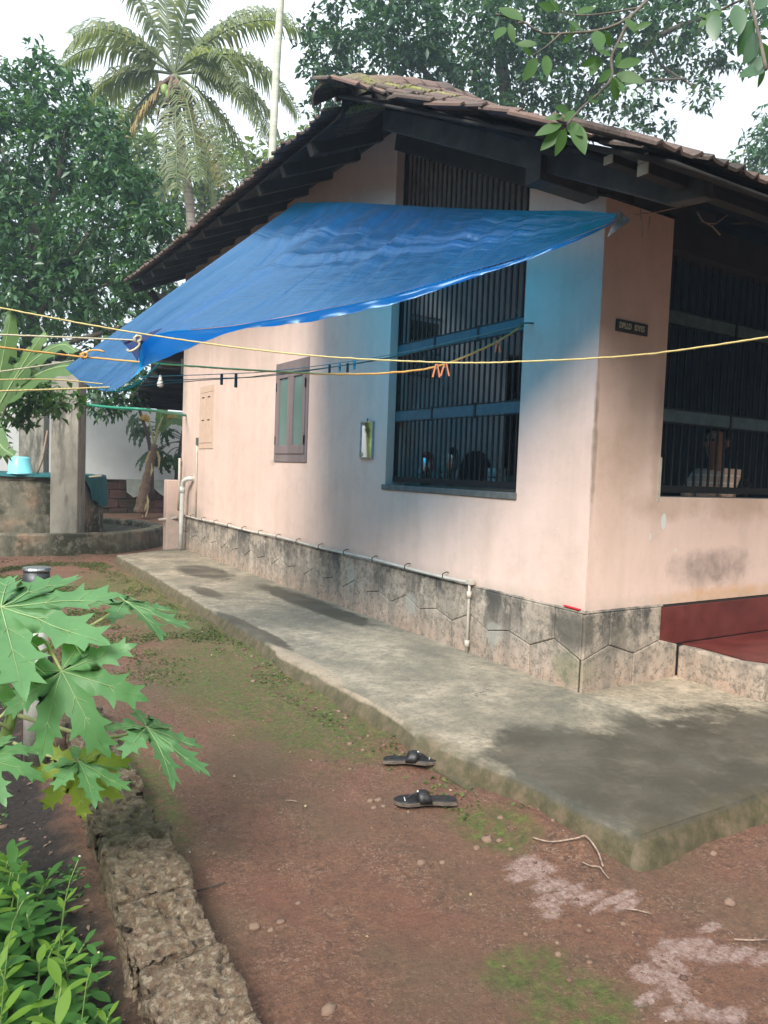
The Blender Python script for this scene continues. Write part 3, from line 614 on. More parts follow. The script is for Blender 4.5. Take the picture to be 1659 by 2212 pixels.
# grilles
def grille(name, axis, a0, a1, z0, z1, off, pitch, rails, ztop, label=None):
    def P(u, d, z): return (off+d, u, z) if axis == 'y' else (u, off+d, z)
    m = MB()
    for (u0, u1) in ((a0, a0+.035), (a1-.035, a1)): m.box(P(u0, -.018, z0), P(u1, .018, ztop(u0)))
    m.box(P(a0, -.022, z0), P(a1, .022, z0+.05))
    g = m.build(name, M['bar'], house, label=label)
    n = int((a1-a0)/pitch); 
    for k in range(1, n):
        u = a0+k*(a1-a0)/n; mm = MB(); mm.box(P(u-.0075, -.006, z0+.04), P(u+.0075, .006, ztop(u))); mm.build('bar', M['bar'], g)
    for z in rails:
        mm = MB()
        mm.box(P(a0+.03, -.02, z-.055), P(a1-.03, -.010, z-.045)); mm.box(P(a0+.03, -.02, z+.045), P(a1-.03, -.010, z+.055)); mm.build('rail', M['bar'], g)
        npan = 3 if axis == 'y' else 3
        for q in range(npan):
            w = (a1-a0-.06)/npan; mm = MB(); mm.box(P(a0+.03+q*w+.012, -.018, z-.042), P(a0+.03+(q+1)*w-.012, -.012, z+.042)); mm.build('rail_plate', M['railplate'], g)
            if q: mm = MB(); mm.box(P(a0+.03+q*w-.010, -.024, z-.06), P(a0+.03+q*w+.010, -.010, z+.06)); mm.build('rail_joint', M['bar'], g)
    return g
M['railplate'] = simple('teal_grey_rail_paint', (.06, .10, .115), .6, .2, 20, spec=.25)
g1 = grille('window_grille', 'y', .70, 2.50, 1.40, 3.9, .10, .066, (2.6, 2.0), lambda u: 3.36+.45*u, 'tall black iron bar grille with two rails')
g2 = grille('porch_grille', 'x', .66, 3.3, 1.42, 3.2, .10, .083, (2.64, 1.96), lambda u: 3.3)
for z in (1.98, 2.62):
    m = MB(); m.box((.08, 2.49, z-.03), (.13, 2.53, z+.03)); m.build('grille_lug', M['bar'], g1)
b = MB(); b.box((-.012, .69, 1.325), (.2, 2.52, 1.375)); sill = b.build('window_sill', M['sill'], house, bevel=.006)
b = MB(); b.box((.655, .012, 1.382), (3.3, .2, 1.394)); b.build('porch_sill', M['sill'], house)
b = MB(); b.box((.645, -.004, 1.36), (.672, .03, 1.66)); b.build('jamb_trim', M['pvc_dirty'], house, label='pale strip of trim at the jamb of the porch opening')

# brown shuttered window and the small peach one
def wy(px, py): return on(px, py, 0, 0)
w = MB()
F0, F1, Z0, Z1 = 4.115, 5.0, 1.56, 2.72
w.box((-.014, F0, Z1-.13), (.02, F1, Z1)); w.box((-.014, F0, Z0), (.02, F1, Z0+.09)); w.box((-.014, F0, Z0+.09), (.02, F0+.05, Z1-.13)); w.box((-.014, F1-.05, Z0+.09), (.02, F1, Z1-.13))
win = w.build('window', M['frame'], house, bevel=.003, label='mauve brown framed window with two frosted green panes')
mid = (F0+F1)/2+.0
for (a, c) in ((F0+.054, mid-.003), (mid+.003, F1-.054)):
    s_ = MB(); za, zc = Z0+.094, Z1-.134; e = .07
    s_.box((-.024, a, za), (.01, c, za+.1)); s_.box((-.024, a, zc-.05), (.01, c, zc)); s_.box((-.024, a, za+.1), (.01, a+e, zc-.05)); s_.box((-.024, c-e, za+.1), (.01, c, zc-.05))
    s_.build('shutter', M['frame'], win, bevel=.003)
    g_ = MB(); g_.box((-.006, a+e, za+.1), (.0, c-e, zc-.05)); g_.build('pane', M['glass_green'], win)
for (yy) in (F0+.05, F1-.05):
    for zz in (Z0+.25, Z1-.28):
        h_ = MB(); h_.box((-.03, yy-.008, zz-.05), (-.01, yy+.008, zz+.05)); h_.build('hinge', M['bar'], win)
w = MB(); F0, F1, Z0, Z1 = 7.235, 7.88, 1.73, 2.67
for (a, c, za, zc) in ((F0, F1, Z1-.1, Z1), (F0, F1, Z0, Z0+.08), (F0, F0+.07, Z0+.08, Z1-.1), (F1-.07, F1, Z0+.08, Z1-.1)): w.box((-.010, a, za), (.02, c, zc))
w3 = w.build('window', M['shutter'], house, bevel=.004, label='small closed peach painted shutter window at the far end')
mid = (F0+F1)/2
for (a, c) in ((F0+.076, mid-.012), (mid+.012, F1-.076)):
    s_ = MB(); s_.box((-.016, a, Z0+.086), (.01, c, Z1-.106)); s_.build('shutter', M['shutter'], w3, bevel=.003)
    for zz in (Z0+.42, Z1-.18):
        s_ = MB(); s_.box((-.022, (a+c)/2-.05, zz), (-.014, (a+c)/2+.05, zz+.012)); s_.build('latch', M['bar'], w3)
s_ = MB(); s_.box((-.004, mid-.011, Z0+.086), (.004, mid+.011, Z1-.106)); s_.build('shutter_gap', M['gap'], w3)

# ---- roof: one sloping sheet under hand laid clay tiles
HIP = [(-0.85, 2.015, 4.451), (-0.566, 2.183, 4.629), (-0.282, 2.352, 4.788), (0.001, 2.52, 4.937), (0.285, 2.688, 5.08), (0.569, 2.857, 5.21), (0.853, 3.025, 5.337), (1.137, 3.193, 5.442), (1.42, 3.361, 5.542), (1.704, 3.53, 5.643), (1.988, 3.698, 5.743), (2.272, 3.866, 5.843), (2.556, 4.035, 5.945), (3.1, 4.4, 6.08), (7., 4.4, 6.08)]
def hip_at(x):
    for p, q in zip(HIP[:-1], HIP[1:]):
        if x <= q[0]:
            f = (x-p[0])/(q[0]-p[0]); return Vector([p[i]+(q[i]-p[i])*f for i in range(3)])
    return Vector(HIP[-1])
def eave_front(x): return Vector((x, -1.14, 2.93+.012*math.sin(x*1.7)))
def eave_side(y): return Vector((-.85, y, 4.30+.02*math.sin(y*.8)))
V = []; F = []; xs_ = list(np.linspace(-.85, 7, 42)); K = 10
for x in xs_:
    a = eave_front(x); h = hip_at(x)
    for k in range(K+1): p = a.lerp(h, k/K); V.append((p.x, p.y, p.z-.05))
for i in range(len(xs_)-1):
    for k in range(K): F.append((i*(K+1)+k, i*(K+1)+k+1, (i+1)*(K+1)+k+1, (i+1)*(K+1)+k))
n0 = len(V); ts = list(np.linspace(0, 1, 30))
for t_ in ts:
    a = eave_side(2.02+6.95*t_); s_ = min(1., t_*2.); h = hip_at(-.85+3.95*s_)
    if t_ > .5: h = Vector((3.1, 4.4+(t_-.5)*2*4.57, 6.08))
    for k in range(K+1): p = a.lerp(h, k/K); V.append((p.x+.05, p.y, p.z-.05))
for i in range(len(ts)-1):
    for k in range(K): F.append((n0+i*(K+1)+k, n0+(i+1)*(K+1)+k, n0+(i+1)*(K+1)+k+1, n0+i*(K+1)+k+1))
# rear slope closes the roof so that no light falls in
n1 = len(V); V += [(3.1, 4.4, 6.03), (7, 4.4, 6.03), (7, 8.97, 6.03), (3.1, 8.97, 6.03), (7, -1.1, 2.9), (7, 8.97, 3.2), (7, 4.4, 3.0)]; F += [(n1, n1+1, n1+2, n1+3), (n1+1, n1+2, n1+5, n1+6), (n1+1, n1+6, n1+4, n1+4)][:2]
roof = npmesh('roof', V, F, M['timber_dark'], parent=house)
md = roof.modifiers.new('thickness', 'SOLIDIFY'); md.thickness = .02
def tile_mesh():
    prof = [(-.125, .006), (-.105, .022), (-.085, .010), (-.02, .004), (0, .024), (.02, .004), (.08, .004), (.1, .016), (.118, .032), (.13, .024)]
    L_ = .41; th = .014; vs_ = []; n = len(prof)
    for (vv, dz) in ((0, 0), (L_, 0)):
        for (u, h) in prof: vs_.append((u, vv, h+th))
        for (u, h) in prof: vs_.append((u, vv, h))
    fs = []
    for i in range(n-1):
        fs += [(i, i+1, 2*n+i+1, 2*n+i), (n+i+1, n+i, 3*n+i, 3*n+i+1), (i+1, i, n+i, n+i+1), (2*n+i, 2*n+i+1, 3*n+i+1, 3*n+i)]
    fs += [(0, 2*n, 3*n, n), (n-1, 2*n-1, 4*n-1, 3*n-1)]
    me = bpy.data.meshes.new('roof_tile'); me.from_pydata(vs_, [], fs); me.materials.append(M['tile']); me.update(); return me
TILE = tile_mesh()
def put_tile(p, d, n, spin=0, lift=0, me=TILE, name='roof_tile'):
    d = d.normalized(); u = d.cross(n).normalized(); n = u.cross(d).normalized()
    m = Matrix((u, d, n)).transposed()
    m = m @ Matrix.Rotation(spin, 3, 'Z') @ Matrix.Rotation(-.05+lift, 3, 'X')
    o = link(name, me, roof); o.matrix_local = Matrix.Translation(p) @ m.to_4x4(); return o
rng = random.Random(3)
Z = Vector((0, 0, 1)); nt = 0
for ci in range(18):
    x = -.77+.245*ci
    a = eave_front(x); h = hip_at(x); d = h-a; L_ = d.length; nrm = Vector((1, 0, 0)).cross(d).normalized()
    nc = int(L_/.335) if ci < 9 else 5
    for k in range(nc+1):
        if k*.335 > L_-.15: break
        rough_ = 1.0 if ci == 0 else (.35 if ci == 1 else .12)
        p = a+d.normalized()*(k*.335-.02)+nrm*(.012)
        p += Vector((-abs(rng.gauss(.04, .10))*rough_ if ci == 0 else 0, rng.gauss(0, .02)*rough_, 0))
        put_tile(p, d, nrm, rng.gauss(0, .19)*rough_, rng.gauss(0, .06)*rough_+(.05 if ci == 0 else .02)); nt += 1
for ci in range(28):     # eave course of the side slope
    y = 2.28+.242*ci; a = eave_side(y); d = Vector((1, 0, .46)); nrm = d.cross(Vector((0, -1, 0))).normalized()
    if nrm.z < 0: nrm = -nrm
    for k in range(2 if ci < 27 else 3):
        put_tile(a+d.normalized()*(k*.335-.05)+nrm*.012+Vector((rng.gauss(0, .012), 0, 0)), d, nrm, rng.gauss(0, .02), rng.gauss(0, .01)); nt += 1
def ridge_tile_mesh():
    vs_ = []; n = 9
    for (vv, sc) in ((0, 1.08), (.4, .92)):
        for t_ in (0, .016):
            for k in range(n):
                a = math.pi*(k/(n-1)); x = -math.cos(a)*(.19-t_)*sc; z = (math.sin(a)**.9)*(.14-t_)*sc
                vs_.append((x, vv, z))
    fs = []
    for k in range(n-1):
        fs += [(k, k+1, 2*n+k+1, 2*n+k), (n+k+1, n+k, 3*n+k, 3*n+k+1), (k+1, k, n+k, n+k+1), (2*n+k, 2*n+k+1, 3*n+k+1, 3*n+k)]
    fs += [(0, 2*n, 3*n, n), (n-1, 2*n-1, 4*n-1, 3*n-1)]
    me = bpy.data.meshes.new('hip_tile'); me.from_pydata(vs_, [], fs); me.materials.append(M['tile']); me.update(); return me
RT = ridge_tile_mesh()
for k in range(11):
    p = Vector(HIP[k]); q = Vector(HIP[k+1]); d = (q-p)
    put_tile(p+Vector((-.05, -.02, -.10)), d, Vector((0, 0, 1)), rng.gauss(0, .05), .13+rng.gauss(0, .02), RT, 'hip_tile')
# rafters, battens, beams
def part_beam(name, a, c, w_, h_, mt, upv=(0, 0, 1), label=None, parent=None):
    m = MB(); m.beam(a, c, w_, h_, upv=upv); return m.build(name, M[mt], parent or house, bevel=.004, label=label)
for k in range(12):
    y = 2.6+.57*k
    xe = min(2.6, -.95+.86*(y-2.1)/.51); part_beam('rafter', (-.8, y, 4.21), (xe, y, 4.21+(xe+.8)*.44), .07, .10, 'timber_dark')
for k in range(11):
    x = .35+.62*k; a = eave_front(x)+Vector((0, .05, -.11)); h = hip_at(x)+Vector((0, -.1, -.13))
    part_beam('rafter', a, h, .07, .10, 'timber_dark')
for (y, dz, x0) in ((-.897, 0, -.75), (-.686, 0, -.75)):     # batten ends with pale sawn faces
    z = 3.0 if y < -.8 else 3.065
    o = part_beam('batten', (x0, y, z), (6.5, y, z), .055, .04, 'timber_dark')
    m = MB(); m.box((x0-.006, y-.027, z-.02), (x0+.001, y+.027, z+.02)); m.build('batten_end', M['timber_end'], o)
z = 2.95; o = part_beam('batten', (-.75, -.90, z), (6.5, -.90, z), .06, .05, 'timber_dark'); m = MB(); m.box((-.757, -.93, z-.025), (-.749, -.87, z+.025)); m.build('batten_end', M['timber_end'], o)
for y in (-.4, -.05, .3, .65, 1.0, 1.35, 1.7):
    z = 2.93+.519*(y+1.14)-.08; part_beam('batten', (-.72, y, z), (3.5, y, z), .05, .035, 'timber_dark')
m = MB(); m.prism([(-.43, -1.0, 2.90), (-.43, 2.0, 4.38), (-.43, 2.0, 4.50), (-.43, -1.0, 2.955)], (.02, 0, 0)); m.build('verge_board', M['timber_dark'], house)
m = MB()    # big rake beam outside the gable
m.prism([(-.45, 2.0, 4.26), (-.45, 1.659, 4.098), (-.45, .32, 3.434), (-.45, -.486, 3.042), (-.45, -.797, 2.885), (-.45, -1.02, 2.858), (-.45, -1.0, 2.985), (-.45, -.474, 3.235), (-.45, .387, 3.63), (-.45, 1.7, 4.29), (-.45, 2.0, 4.42)], (.08, 0, 0))
m.build('rake_beam', M['timber'], house, bevel=.008, label='heavy grey rake beam under the tiles of the gable overhang')
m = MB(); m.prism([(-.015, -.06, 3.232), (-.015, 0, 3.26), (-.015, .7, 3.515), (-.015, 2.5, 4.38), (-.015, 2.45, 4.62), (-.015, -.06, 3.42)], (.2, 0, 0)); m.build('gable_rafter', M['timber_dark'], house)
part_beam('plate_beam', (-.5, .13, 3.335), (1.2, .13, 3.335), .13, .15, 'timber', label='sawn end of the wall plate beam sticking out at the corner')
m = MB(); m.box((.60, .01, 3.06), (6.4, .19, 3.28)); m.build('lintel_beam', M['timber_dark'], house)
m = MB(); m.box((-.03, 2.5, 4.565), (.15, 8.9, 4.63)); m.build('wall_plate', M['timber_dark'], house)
part_beam('fascia', (-.82, 8.93, 4.22), (1.4, 8.93, 5.2), .04, .16, 'timber_dark')
m = MB(); m.box((-.38, 9.3, 2.9), (4., 9.36, 4.3)); m.build('gable_boards', M['timber_dark'], house)
part_beam('bracket', (-.55, 8.8, 4.2), (0.0, 8.8, 3.5), .09, .09, 'timber_dark')
# lean-to roof behind the far end
lt = MB(); lt.prism([(-.35, 8.9, 3.12), (-.35, 10.9, 2.62), (-.35, 10.9, 2.65), (-.35, 8.9, 3.15)], (4.2, 0, 0)); lr = lt.build('lean_to_roof', M['timber_dark'], house)
for k in range(6): part_beam('purlin', (-.4, 9.0+.36*k, 3.06-.09*k), (3.8, 9.0+.36*k, 3.06-.09*k), .06, .07, 'timber_dark')
m = MB(); m.box((-.36, 10.82, 2.5), (3.8, 10.86, 2.62)); m.build('lean_to_fascia', M['timber_dark'], house)
m = MB(); m.box((-.02, 8.8, 2.95), (3.5, 8.86, 3.2)); m.build('lean_to_wall_plate', M['timber'], house)
# low peach block and pipes at the far corner
b = MB(); b.box((-.22, 8.80, .0), (1.2, 9.0, 1.22)); b.build('corner_stub_wall', M['wall'], house, bevel=.01)
def pipe(name, pts, r, mt, parent=house, n=10):
    m = MB(); m.tube(pts, r, n); return m.build(name, M[mt], parent, smooth=True)
p = pipe('drain_pipe', [(.0, 8.13, 1.26), (-.07, 8.13, 1.265), (-.10, 8.18, 1.25), (-.115, 8.28, 1.21), (-.118, 8.31, 1.10), (-.118, 8.33, .6), (-.118, 8.34, .13)], .036, 'pvc')
m = MB(); m.tube([(-.118, 8.312, 1.13), (-.118, 8.318, 1.03)], .042, 12); m.build('pipe_coupling', M['pvc'], p, smooth=True)
m = MB(); m.tube([(.0, 8.13, 1.26), (-.012, 8.13, 1.26)], .055, 12); m.build('wall_flange', M['pvc_dirty'], p)
c = pipe('conduit_pipe', [(-.014, 7.945, 1.80), (-.014, 7.945, .66)], .013, 'pvc_dirty')
m = MB(); m.box((-.03, 7.92, 1.79), (0, 7.97, 1.90)); m.build('junction_box', M['sill'], c)
pipe('conduit_pipe', [(-.05, 8.72, 1.58), (-.05, 8.72, .72)], .02, 'pvc_dirty')
hp = pipe('water_pipe', [(-.045, 8.45, .668)]+[(-.045-.006*math.sin(y), y, .668+.006*math.sin(y*3)) for y in np.linspace(8.2, 1.2, 24)]+[(-.045, 1.15, .67), (-.045, 1.125, .655), (-.045, 1.124, .62), (-.045, 1.124, .115)], .0115, 'pvc_dull')
for y in np.arange(1.45, 8.2, .55):
    m = MB(); m.tube([(-.005, y, .70), (-.03, y, .704), (-.062, y, .69), (-.066, y, .66), (-.05, y, .648)], .004, 5); m.build('pipe_clip', M['bar'], hp)
for z in (.60, .22): m = MB(); m.tube([(-.045, 1.124, z), (-.045, 1.124, z-.05)], .02, 10); m.build('pipe_coupling', M['pvc_dirty'], hp, smooth=True)
m = MB(); m.box((-.062, 1.09, .655), (-.02, 1.155, .69)); m.build('pipe_elbow', M['pvc_dirty'], hp)
pipe('tap_pipe', [(-.05, 8.78, .60), (-.32, 8.9, .56)], .025, 'pvc_dirty')

# name plate, mirror, bulb
def flat_text(body, size, loc, rotm, mt, parent, name='lettering', sx=1.0, ext=.0015):
    cu = bpy.data.curves.new(name, 'FONT'); cu.body = body; cu.size = size; cu.extrude = ext; cu.align_x = 'CENTER'; cu.align_y = 'CENTER'; cu.offset = size*.018
    o = bpy.data.objects.new(name, cu); col.objects.link(o)
    dg = bpy.context.evaluated_depsgraph_get(); me = bpy.data.meshes.new_from_object(o.evaluated_get(dg)); bpy.data.objects.remove(o)
    me.materials.clear(); me.materials.append(mt); q = link(name, me, parent); q.matrix_local = Matrix.Translation(Vector(loc)-origin_of(parent)) @ rotm.to_4x4() @ Matrix.Diagonal((sx, 1, 1, 1)); return q
b = MB(); b.box((.142, -.012, 2.445), (.442, -.0, 2.522)); npl = b.build('name_plate', M['black'], base=(.29, 0, 2.445), bevel=.002)
tag(npl, 'small black name plate with cream letters on the front wall', 'name plate')
cream = simple('cream_letter_paint', (.55, .52, .38), .6, .1, 80)
RY = Matrix(((1, 0, 0), (0, 0, -1), (0, 1, 0)))
for body, xc in (('DPLLD', .222), ('IDYES', .358)):
    flat_text(body, .052, (xc, -.0135, 2.4835), RY, cream, npl, sx=.74)
mi = thing('wall_mirror', 'small narrow rectangular mirror hung on the wall left of the barred opening', 'mirror', (-.02, 2.8, 1.6))
y0, y1, z0, z1 = 2.695, 2.925, 1.61, 1.965
b = MB(); b.box((-.014, y0+.012, z0+.012), (-.008, y1-.012, z1-.012)); b.build('mirror_glass', M['mirror'], mi)
b = MB()
for (a, c, za, zc) in ((y0, y1, z0, z0+.012), (y0, y1, z1-.012, z1), (y0, y0+.012, z0+.012, z1-.012), (y1-.012, y1, z0+.012, z1-.012)): b.box((-.022, a, za), (-.002, c, zc))
b.build('mirror_frame', M['tin'], mi)
b = MB(); b.tube([(-.012, (y0+y1)/2, z1), (-.012, (y0+y1)/2, z1+.025)], .006, 6); b.build('hook', M['bar'], mi)
p = at(347, 790, 12.3); bl = thing('hanging_bulb', 'white bulb hanging on a wire under the lean-to roof', 'bulb', p)
b = MB(); b.lathe(p+Vector((0, 0, -.36)), [(.012, 0), (.05, .02), (.055, .06), (.04, .11), (.026, .15), (.024, .2)], 14); b.build('bulb', M['pvc'], bl, smooth=True)
b = MB(); b.tube([p+Vector((0, 0, -.17)), p+Vector((0, 0, .3))], .012, 6); b.build('flex', M['black'], bl)
# red strip of cloth/tape lying on the plinth ledge
b = MB(); b.beam((-.008, .17, .655), (-.012, .03, .652), .02, .008); o = b.build('red_ribbon', simple('red_ribbon', (.5, .012, .02), .5, .1, 30), base=(-.01, .1, .65)); tag(o, 'thin red strip lying on the plinth ledge near the corner', 'ribbon')
# ------------------------------------------------------------------ blue tarpaulin
def catmull(pts, n):
    pts = [Vector(p) for p in pts]; P_ = [pts[0]*2-pts[1]]+pts+[pts[-1]*2-pts[-2]]
    seg = len(pts)-1; out = []
    ln = [0]; 
    for i in range(seg): ln.append(ln[-1]+max(1e-6, (pts[i+1]-pts[i]).length))
    for k in range(n+1):
        s_ = ln[-1]*k/n; i = 0
        while i < seg-1 and s_ > ln[i+1]: i += 1
        t_ = (s_-ln[i])/(ln[i+1]-ln[i]); a, b_, c, d = P_[i:i+4]
        out.append(.5*((2*b_)+(c-a)*t_+(2*a-5*b_+4*c-d)*t_*t_+(3*b_-a-3*c+d)*t_**3))
    return out
def on_plane(px, py, p0, nrm):
    d = ray(px, py); t_ = (p0-CAMPOS).dot(nrm)/d.dot(nrm); return CAMPOS+d*t_
TA = on(640, 438, 0, -.38); TC = at(1345, 462, 3.98); TT = at(300, 737, 4.6); TL = at(140, 795, 5.0)
nCT = (TC-TT).cross(Z).normalized(); nTL = (TT-TL).cross(Z).normalized()
topc = catmull([TA, on(740, 437, 0, -.38), on(860, 443, 0, -.38), on(1000, 450, 0, -.38), on(1150, 455, 0, -.38), on(1260, 455, 0, -.39), TC], 90)
botpts = [TL, on_plane(185, 828, TL, nTL), on_plane(240, 845, TL, nTL), on_plane(288, 818, TL, nTL), on_plane(304, 785, TL, nTL), on_plane(303, 742, TL, nTL)]+[on_plane(x, y, TT, nCT) for (x, y) in ((355, 718), (510, 702), (680, 671), (860, 634), (1000, 592), (1145, 549), (1250, 508), (1310, 484))]+[TC]
botc = catmull(botpts, 90)
NU, NV = 90, 46
V = []
for j in range(NV+1):
    v = j/NV
    for i in range(NU+1):
        u = i/NU; p = topc[i].lerp(botc[i], v)
        free = math.sin(math.pi*min(1, max(0, v)))*min(1, u*6)*min(1, (1-u)*5)
        p = p+Vector((0, 0, -.05*free))
        fold = noise.noise(Vector((u*26+v*2.5, v*1.2, 1.7)))*.045*(1-.45*v)+noise.noise(Vector((u*60, v*2.2, 8.)))*.008
        lng = noise.noise(Vector((u*2.2, v*17+u*3, 4.)))*.07*max(0, 1-v*1.5)
        fine = noise.noise(Vector((u*30, v*30, 2.)))*.004
        nn = Vector((-.55, -.25, .8)); p = p+nn*(fold+lng+fine)*min(1, free*2.5+.05)
        if u < .30 and v > .55:      # slack bag at the low corner
            p = p+Vector((-.5, -.6, -.1))*.16*math.sin(math.pi*min(1, u/.30))*((v-.55)/.45)*(1-((v-.55)/.45)**3*.8)
        V.append(p)
F = [(j*(NU+1)+i, j*(NU+1)+i+1, (j+1)*(NU+1)+i+1, (j+1)*(NU+1)+i) for j in range(NV) for i in range(NU)]
tp = thing('tarpaulin', 'blue plastic tarpaulin stretched from the gable eave down to the washing lines', 'tarpaulin', TT)
tso = npmesh('sheet', [tuple(p) for p in V], F, M['tarp'], smooth=True, parent=tp)
uvl = tso.data.uv_layers.new(name='UVMap'); li_ = np.zeros(len(tso.data.loops), dtype=np.int32); tso.data.loops.foreach_get('vertex_index', li_)
uvl.data.foreach_set('uv', np.stack([(li_ % (NU+1))/NU, (li_//(NU+1))/NV], 1).astype(np.float32).ravel())
def strip(top, bot, nv, name, mat, parent, wob=.006):
    V = []; n = len(top)
    for j in range(nv+1):
        for i in range(n):
            p = top[i].lerp(bot[i], j/nv); V.append(p+Vector((1, .6, 0))*noise.noise(Vector((i*.35, j*.8, 3)))*wob*(j+.3))
    F = [(j*n+i, j*n+i+1, (j+1)*n+i+1, (j+1)*n+i) for j in range(nv) for i in range(n-1)]
    return npmesh(name, [tuple(p) for p in V], F, mat, smooth=True, parent=parent)
hx = [303, 330, 355, 400, 450, 510, 560, 620, 680, 770, 860, 930, 1000, 1080, 1145, 1250, 1310, 1340]
ht = [740, 724, 718, 713, 709, 702, 693, 683, 671, 654, 634, 613, 592, 570, 549, 508, 484, 466]
hb = [793, 784, 772, 755, 733, 712, 706, 700, 692, 673, 653, 631, 606, 580, 559, 516, 489, 468]
back = nCT*(.012 if nCT.dot(CAMPOS-TT) < 0 else -.012)
strip(catmull([on_plane(x, y, TT, nCT)+back for x, y in zip(hx, ht)], 70), catmull([on_plane(x, y, TT, nCT)+back for x, y in zip(hx, hb)], 70), 4, 'hem', M['tarp'], tp, .004)
navy = simple('navy_tarp_patch', (.012, .035, .15), .5, .15, 20)
b = MB(); off = -back*2.5
q = [on_plane(x, y, TT, nCT)+off for x, y in ((268, 738), (290, 762), (303, 782), (312, 745), (356, 711), (300, 731))]
b.prism(q, -back*.3); b.build('corner_patch', navy, tp)
q = [at(1335, 452, 3.9), at(1363, 476, 3.88), at(1312, 512, 3.86), at(1322, 486, 3.88)]
b = MB(); b.prism(q, (.004, .004, 0)); b.build('torn_corner', simple('grey_plastic_scrap', (.2, .24, .27), .5, .5, 35), tp)

for pts, r_, mt in (([(1383, 452, 4.1), (1385, 480, 4.1), (1388, 512, 4.1)], .004, 'twig'), ([(1404, 468, 4.1), (1399, 500, 4.1)], .003, 'twig'), ([(1368, 464, 4.0), (1410, 460, 4.05), (1455, 450, 4.1), (1530, 434, 4.3)], .004, 'twig'), ([(1506, 458, 4.4), (1518, 478, 4.4), (1538, 488, 4.4), (1556, 508, 4.4)], .005, 'twig'), ([(1520, 480, 4.4), (1545, 484, 4.4), (1605, 440, 4.5)], .0035, 'twig'), ([(1580, 482, 4.4), (1625, 480, 4.5), (1700, 470, 4.6)], .009, 'timber')):
    m = MB(); m.tube([at(*p) for p in pts], r_, 5); m.build('loose_stick', M[mt], house, smooth=True)

# ------------------------------------------------------------------ ropes and pegs
def rope(name, pts, r, mt, label, cat='rope', group=None, twist=True, n=None):
    P_ = catmull([at(*p) if len(p) == 3 and abs(p[2]) < 40 and abs(p[0]) > 20 or (len(p) == 3 and p[0] == 0) else Vector(p) for p in pts], n or 90)
    if twist:
        P_ = [p+Vector((noise.noise(Vector((i*.4, 1, 0))), noise.noise(Vector((i*.4, 7, 0))), noise.noise(Vector((i*.4, 3, 0)))))*r*.5 for i, p in enumerate(P_)]
    base = P_[0]; m = MB(); rr = [r*(1+.12*math.sin(i*2.1)) for i in range(len(P_))]; m.tube(P_, rr, 7)
    o = m.build(name, M[mt], base=base, smooth=True); tag(o, label, cat, group); return P_
GK = at(1130, 703, 5.18)
r1 = rope('washing_line', [(-60, 740, 4.55), (0, 750, 4.6), (100, 762, 4.8), (180, 771, 4.93), (400, 790, 5.0), (640, 805, 4.85), (750, 808, 4.7), (845, 805, 4.6), (950, 790, 4.62), (1060, 745, 4.85), (1130, 703, 5.18)], .0065, 'rope_orange', 'thick orange rope sagging from the left past the tarp knot to the barred opening', n=160)
r2 = rope('washing_line', [(-60, 655, 4.3), (0, 665, 4.35), (300, 720, 4.45), (640, 765, 4.45), (960, 783, 4.35), (1150, 780, 4.2), (1310, 772, 4.05), (1440, 760, 3.85), (1659, 728, 3.5), (1760, 708, 3.4)], .0050, 'rope_yellow', 'thin yellow line crossing the whole house front to the right edge', n=200)
rope('tie_rope', [(-60, 722, 4.3), (0, 723, 4.35), (150, 729, 4.48), (295, 735, 4.58)], .0055, 'rope_cream', 'cream cotton rope pulling the tarp edge level to the left')
rope('tie_rope', [(-40, 819, 4.4), (0, 820, 4.45), (120, 820, 4.7), (235, 831, 4.86)], .0045, 'rope_yellow', 'upper of two yellow ropes ending behind the low tarp corner')
rope('tie_rope', [(-40, 847, 4.2), (0, 845, 4.3), (120, 841, 4.55), (250, 836, 4.82)], .0055, 'rope_yellow', 'lowest yellow rope tied under the hanging tarp corner')
rope('tie_rope', [(-40, 812, 4.5), (0, 803, 4.6), (90, 790, 4.8), (160, 779, 4.95)], .0045, 'rope_cream', 'short rope slanting up to the orange knot at the tarp corner')
rope('tie_rope', [(200, 838, 4.9), (255, 845, 4.86), (300, 826, 4.85), (345, 786, 4.75)], .0065, 'hose', 'teal green rope looped under the tarp corner', twist=False)
rope('cord', [(295, 814, 4.85), (450, 809, 4.9), (595, 801, 4.95), (800, 774, 5.05), (960, 742, 5.12), (1130, 702, 5.18)], .0028, 'cord_grey', 'topmost of three thin dark cords running to the grille')
rope('cord', [(270, 826, 4.85), (450, 818, 4.9), (600, 810, 4.95), (830, 774, 5.05), (960, 745, 5.12), (1130, 704, 5.18)], .0028, 'cord_green', 'middle of three thin dark cords, carrying dark pegs')
rope('cord', [(250, 838, 4.85), (430, 822, 4.9), (560, 812, 4.93), (830, 776, 5.06), (1000, 735, 5.14), (1130, 706, 5.18)], .0028, 'cord_green', 'lowest of three thin dark cords running to the grille')
rope('garden_hose', [(185, 874, 11.2), (240, 880, 11.0), (315, 885, 10.8), (400, 897, 11.9)], .022, 'hose', 'green hose stretched from the well pillar to the lean-to roof', 'hose', twist=False)
rope('thread', [(1130, 703, 5.16), (1122, 690, 5.15), (1114, 668, 5.15)], .0022, 'cord_green', 'loose rope end sticking up from the knot at the grille', n=12)
rope('thread', [(955, 800, 5.1), (960, 822, 5.1), (950, 842, 5.1), (952, 862, 5.1)], .0018, 'cord_green', 'loose thread hanging below the orange pegs', n=14)
rope('thread', [(975, 745, 5.1), (985, 765, 5.1), (984, 785, 5.1)], .0018, 'cord_green', 'short thread hanging from the cord above the orange pegs', n=10)
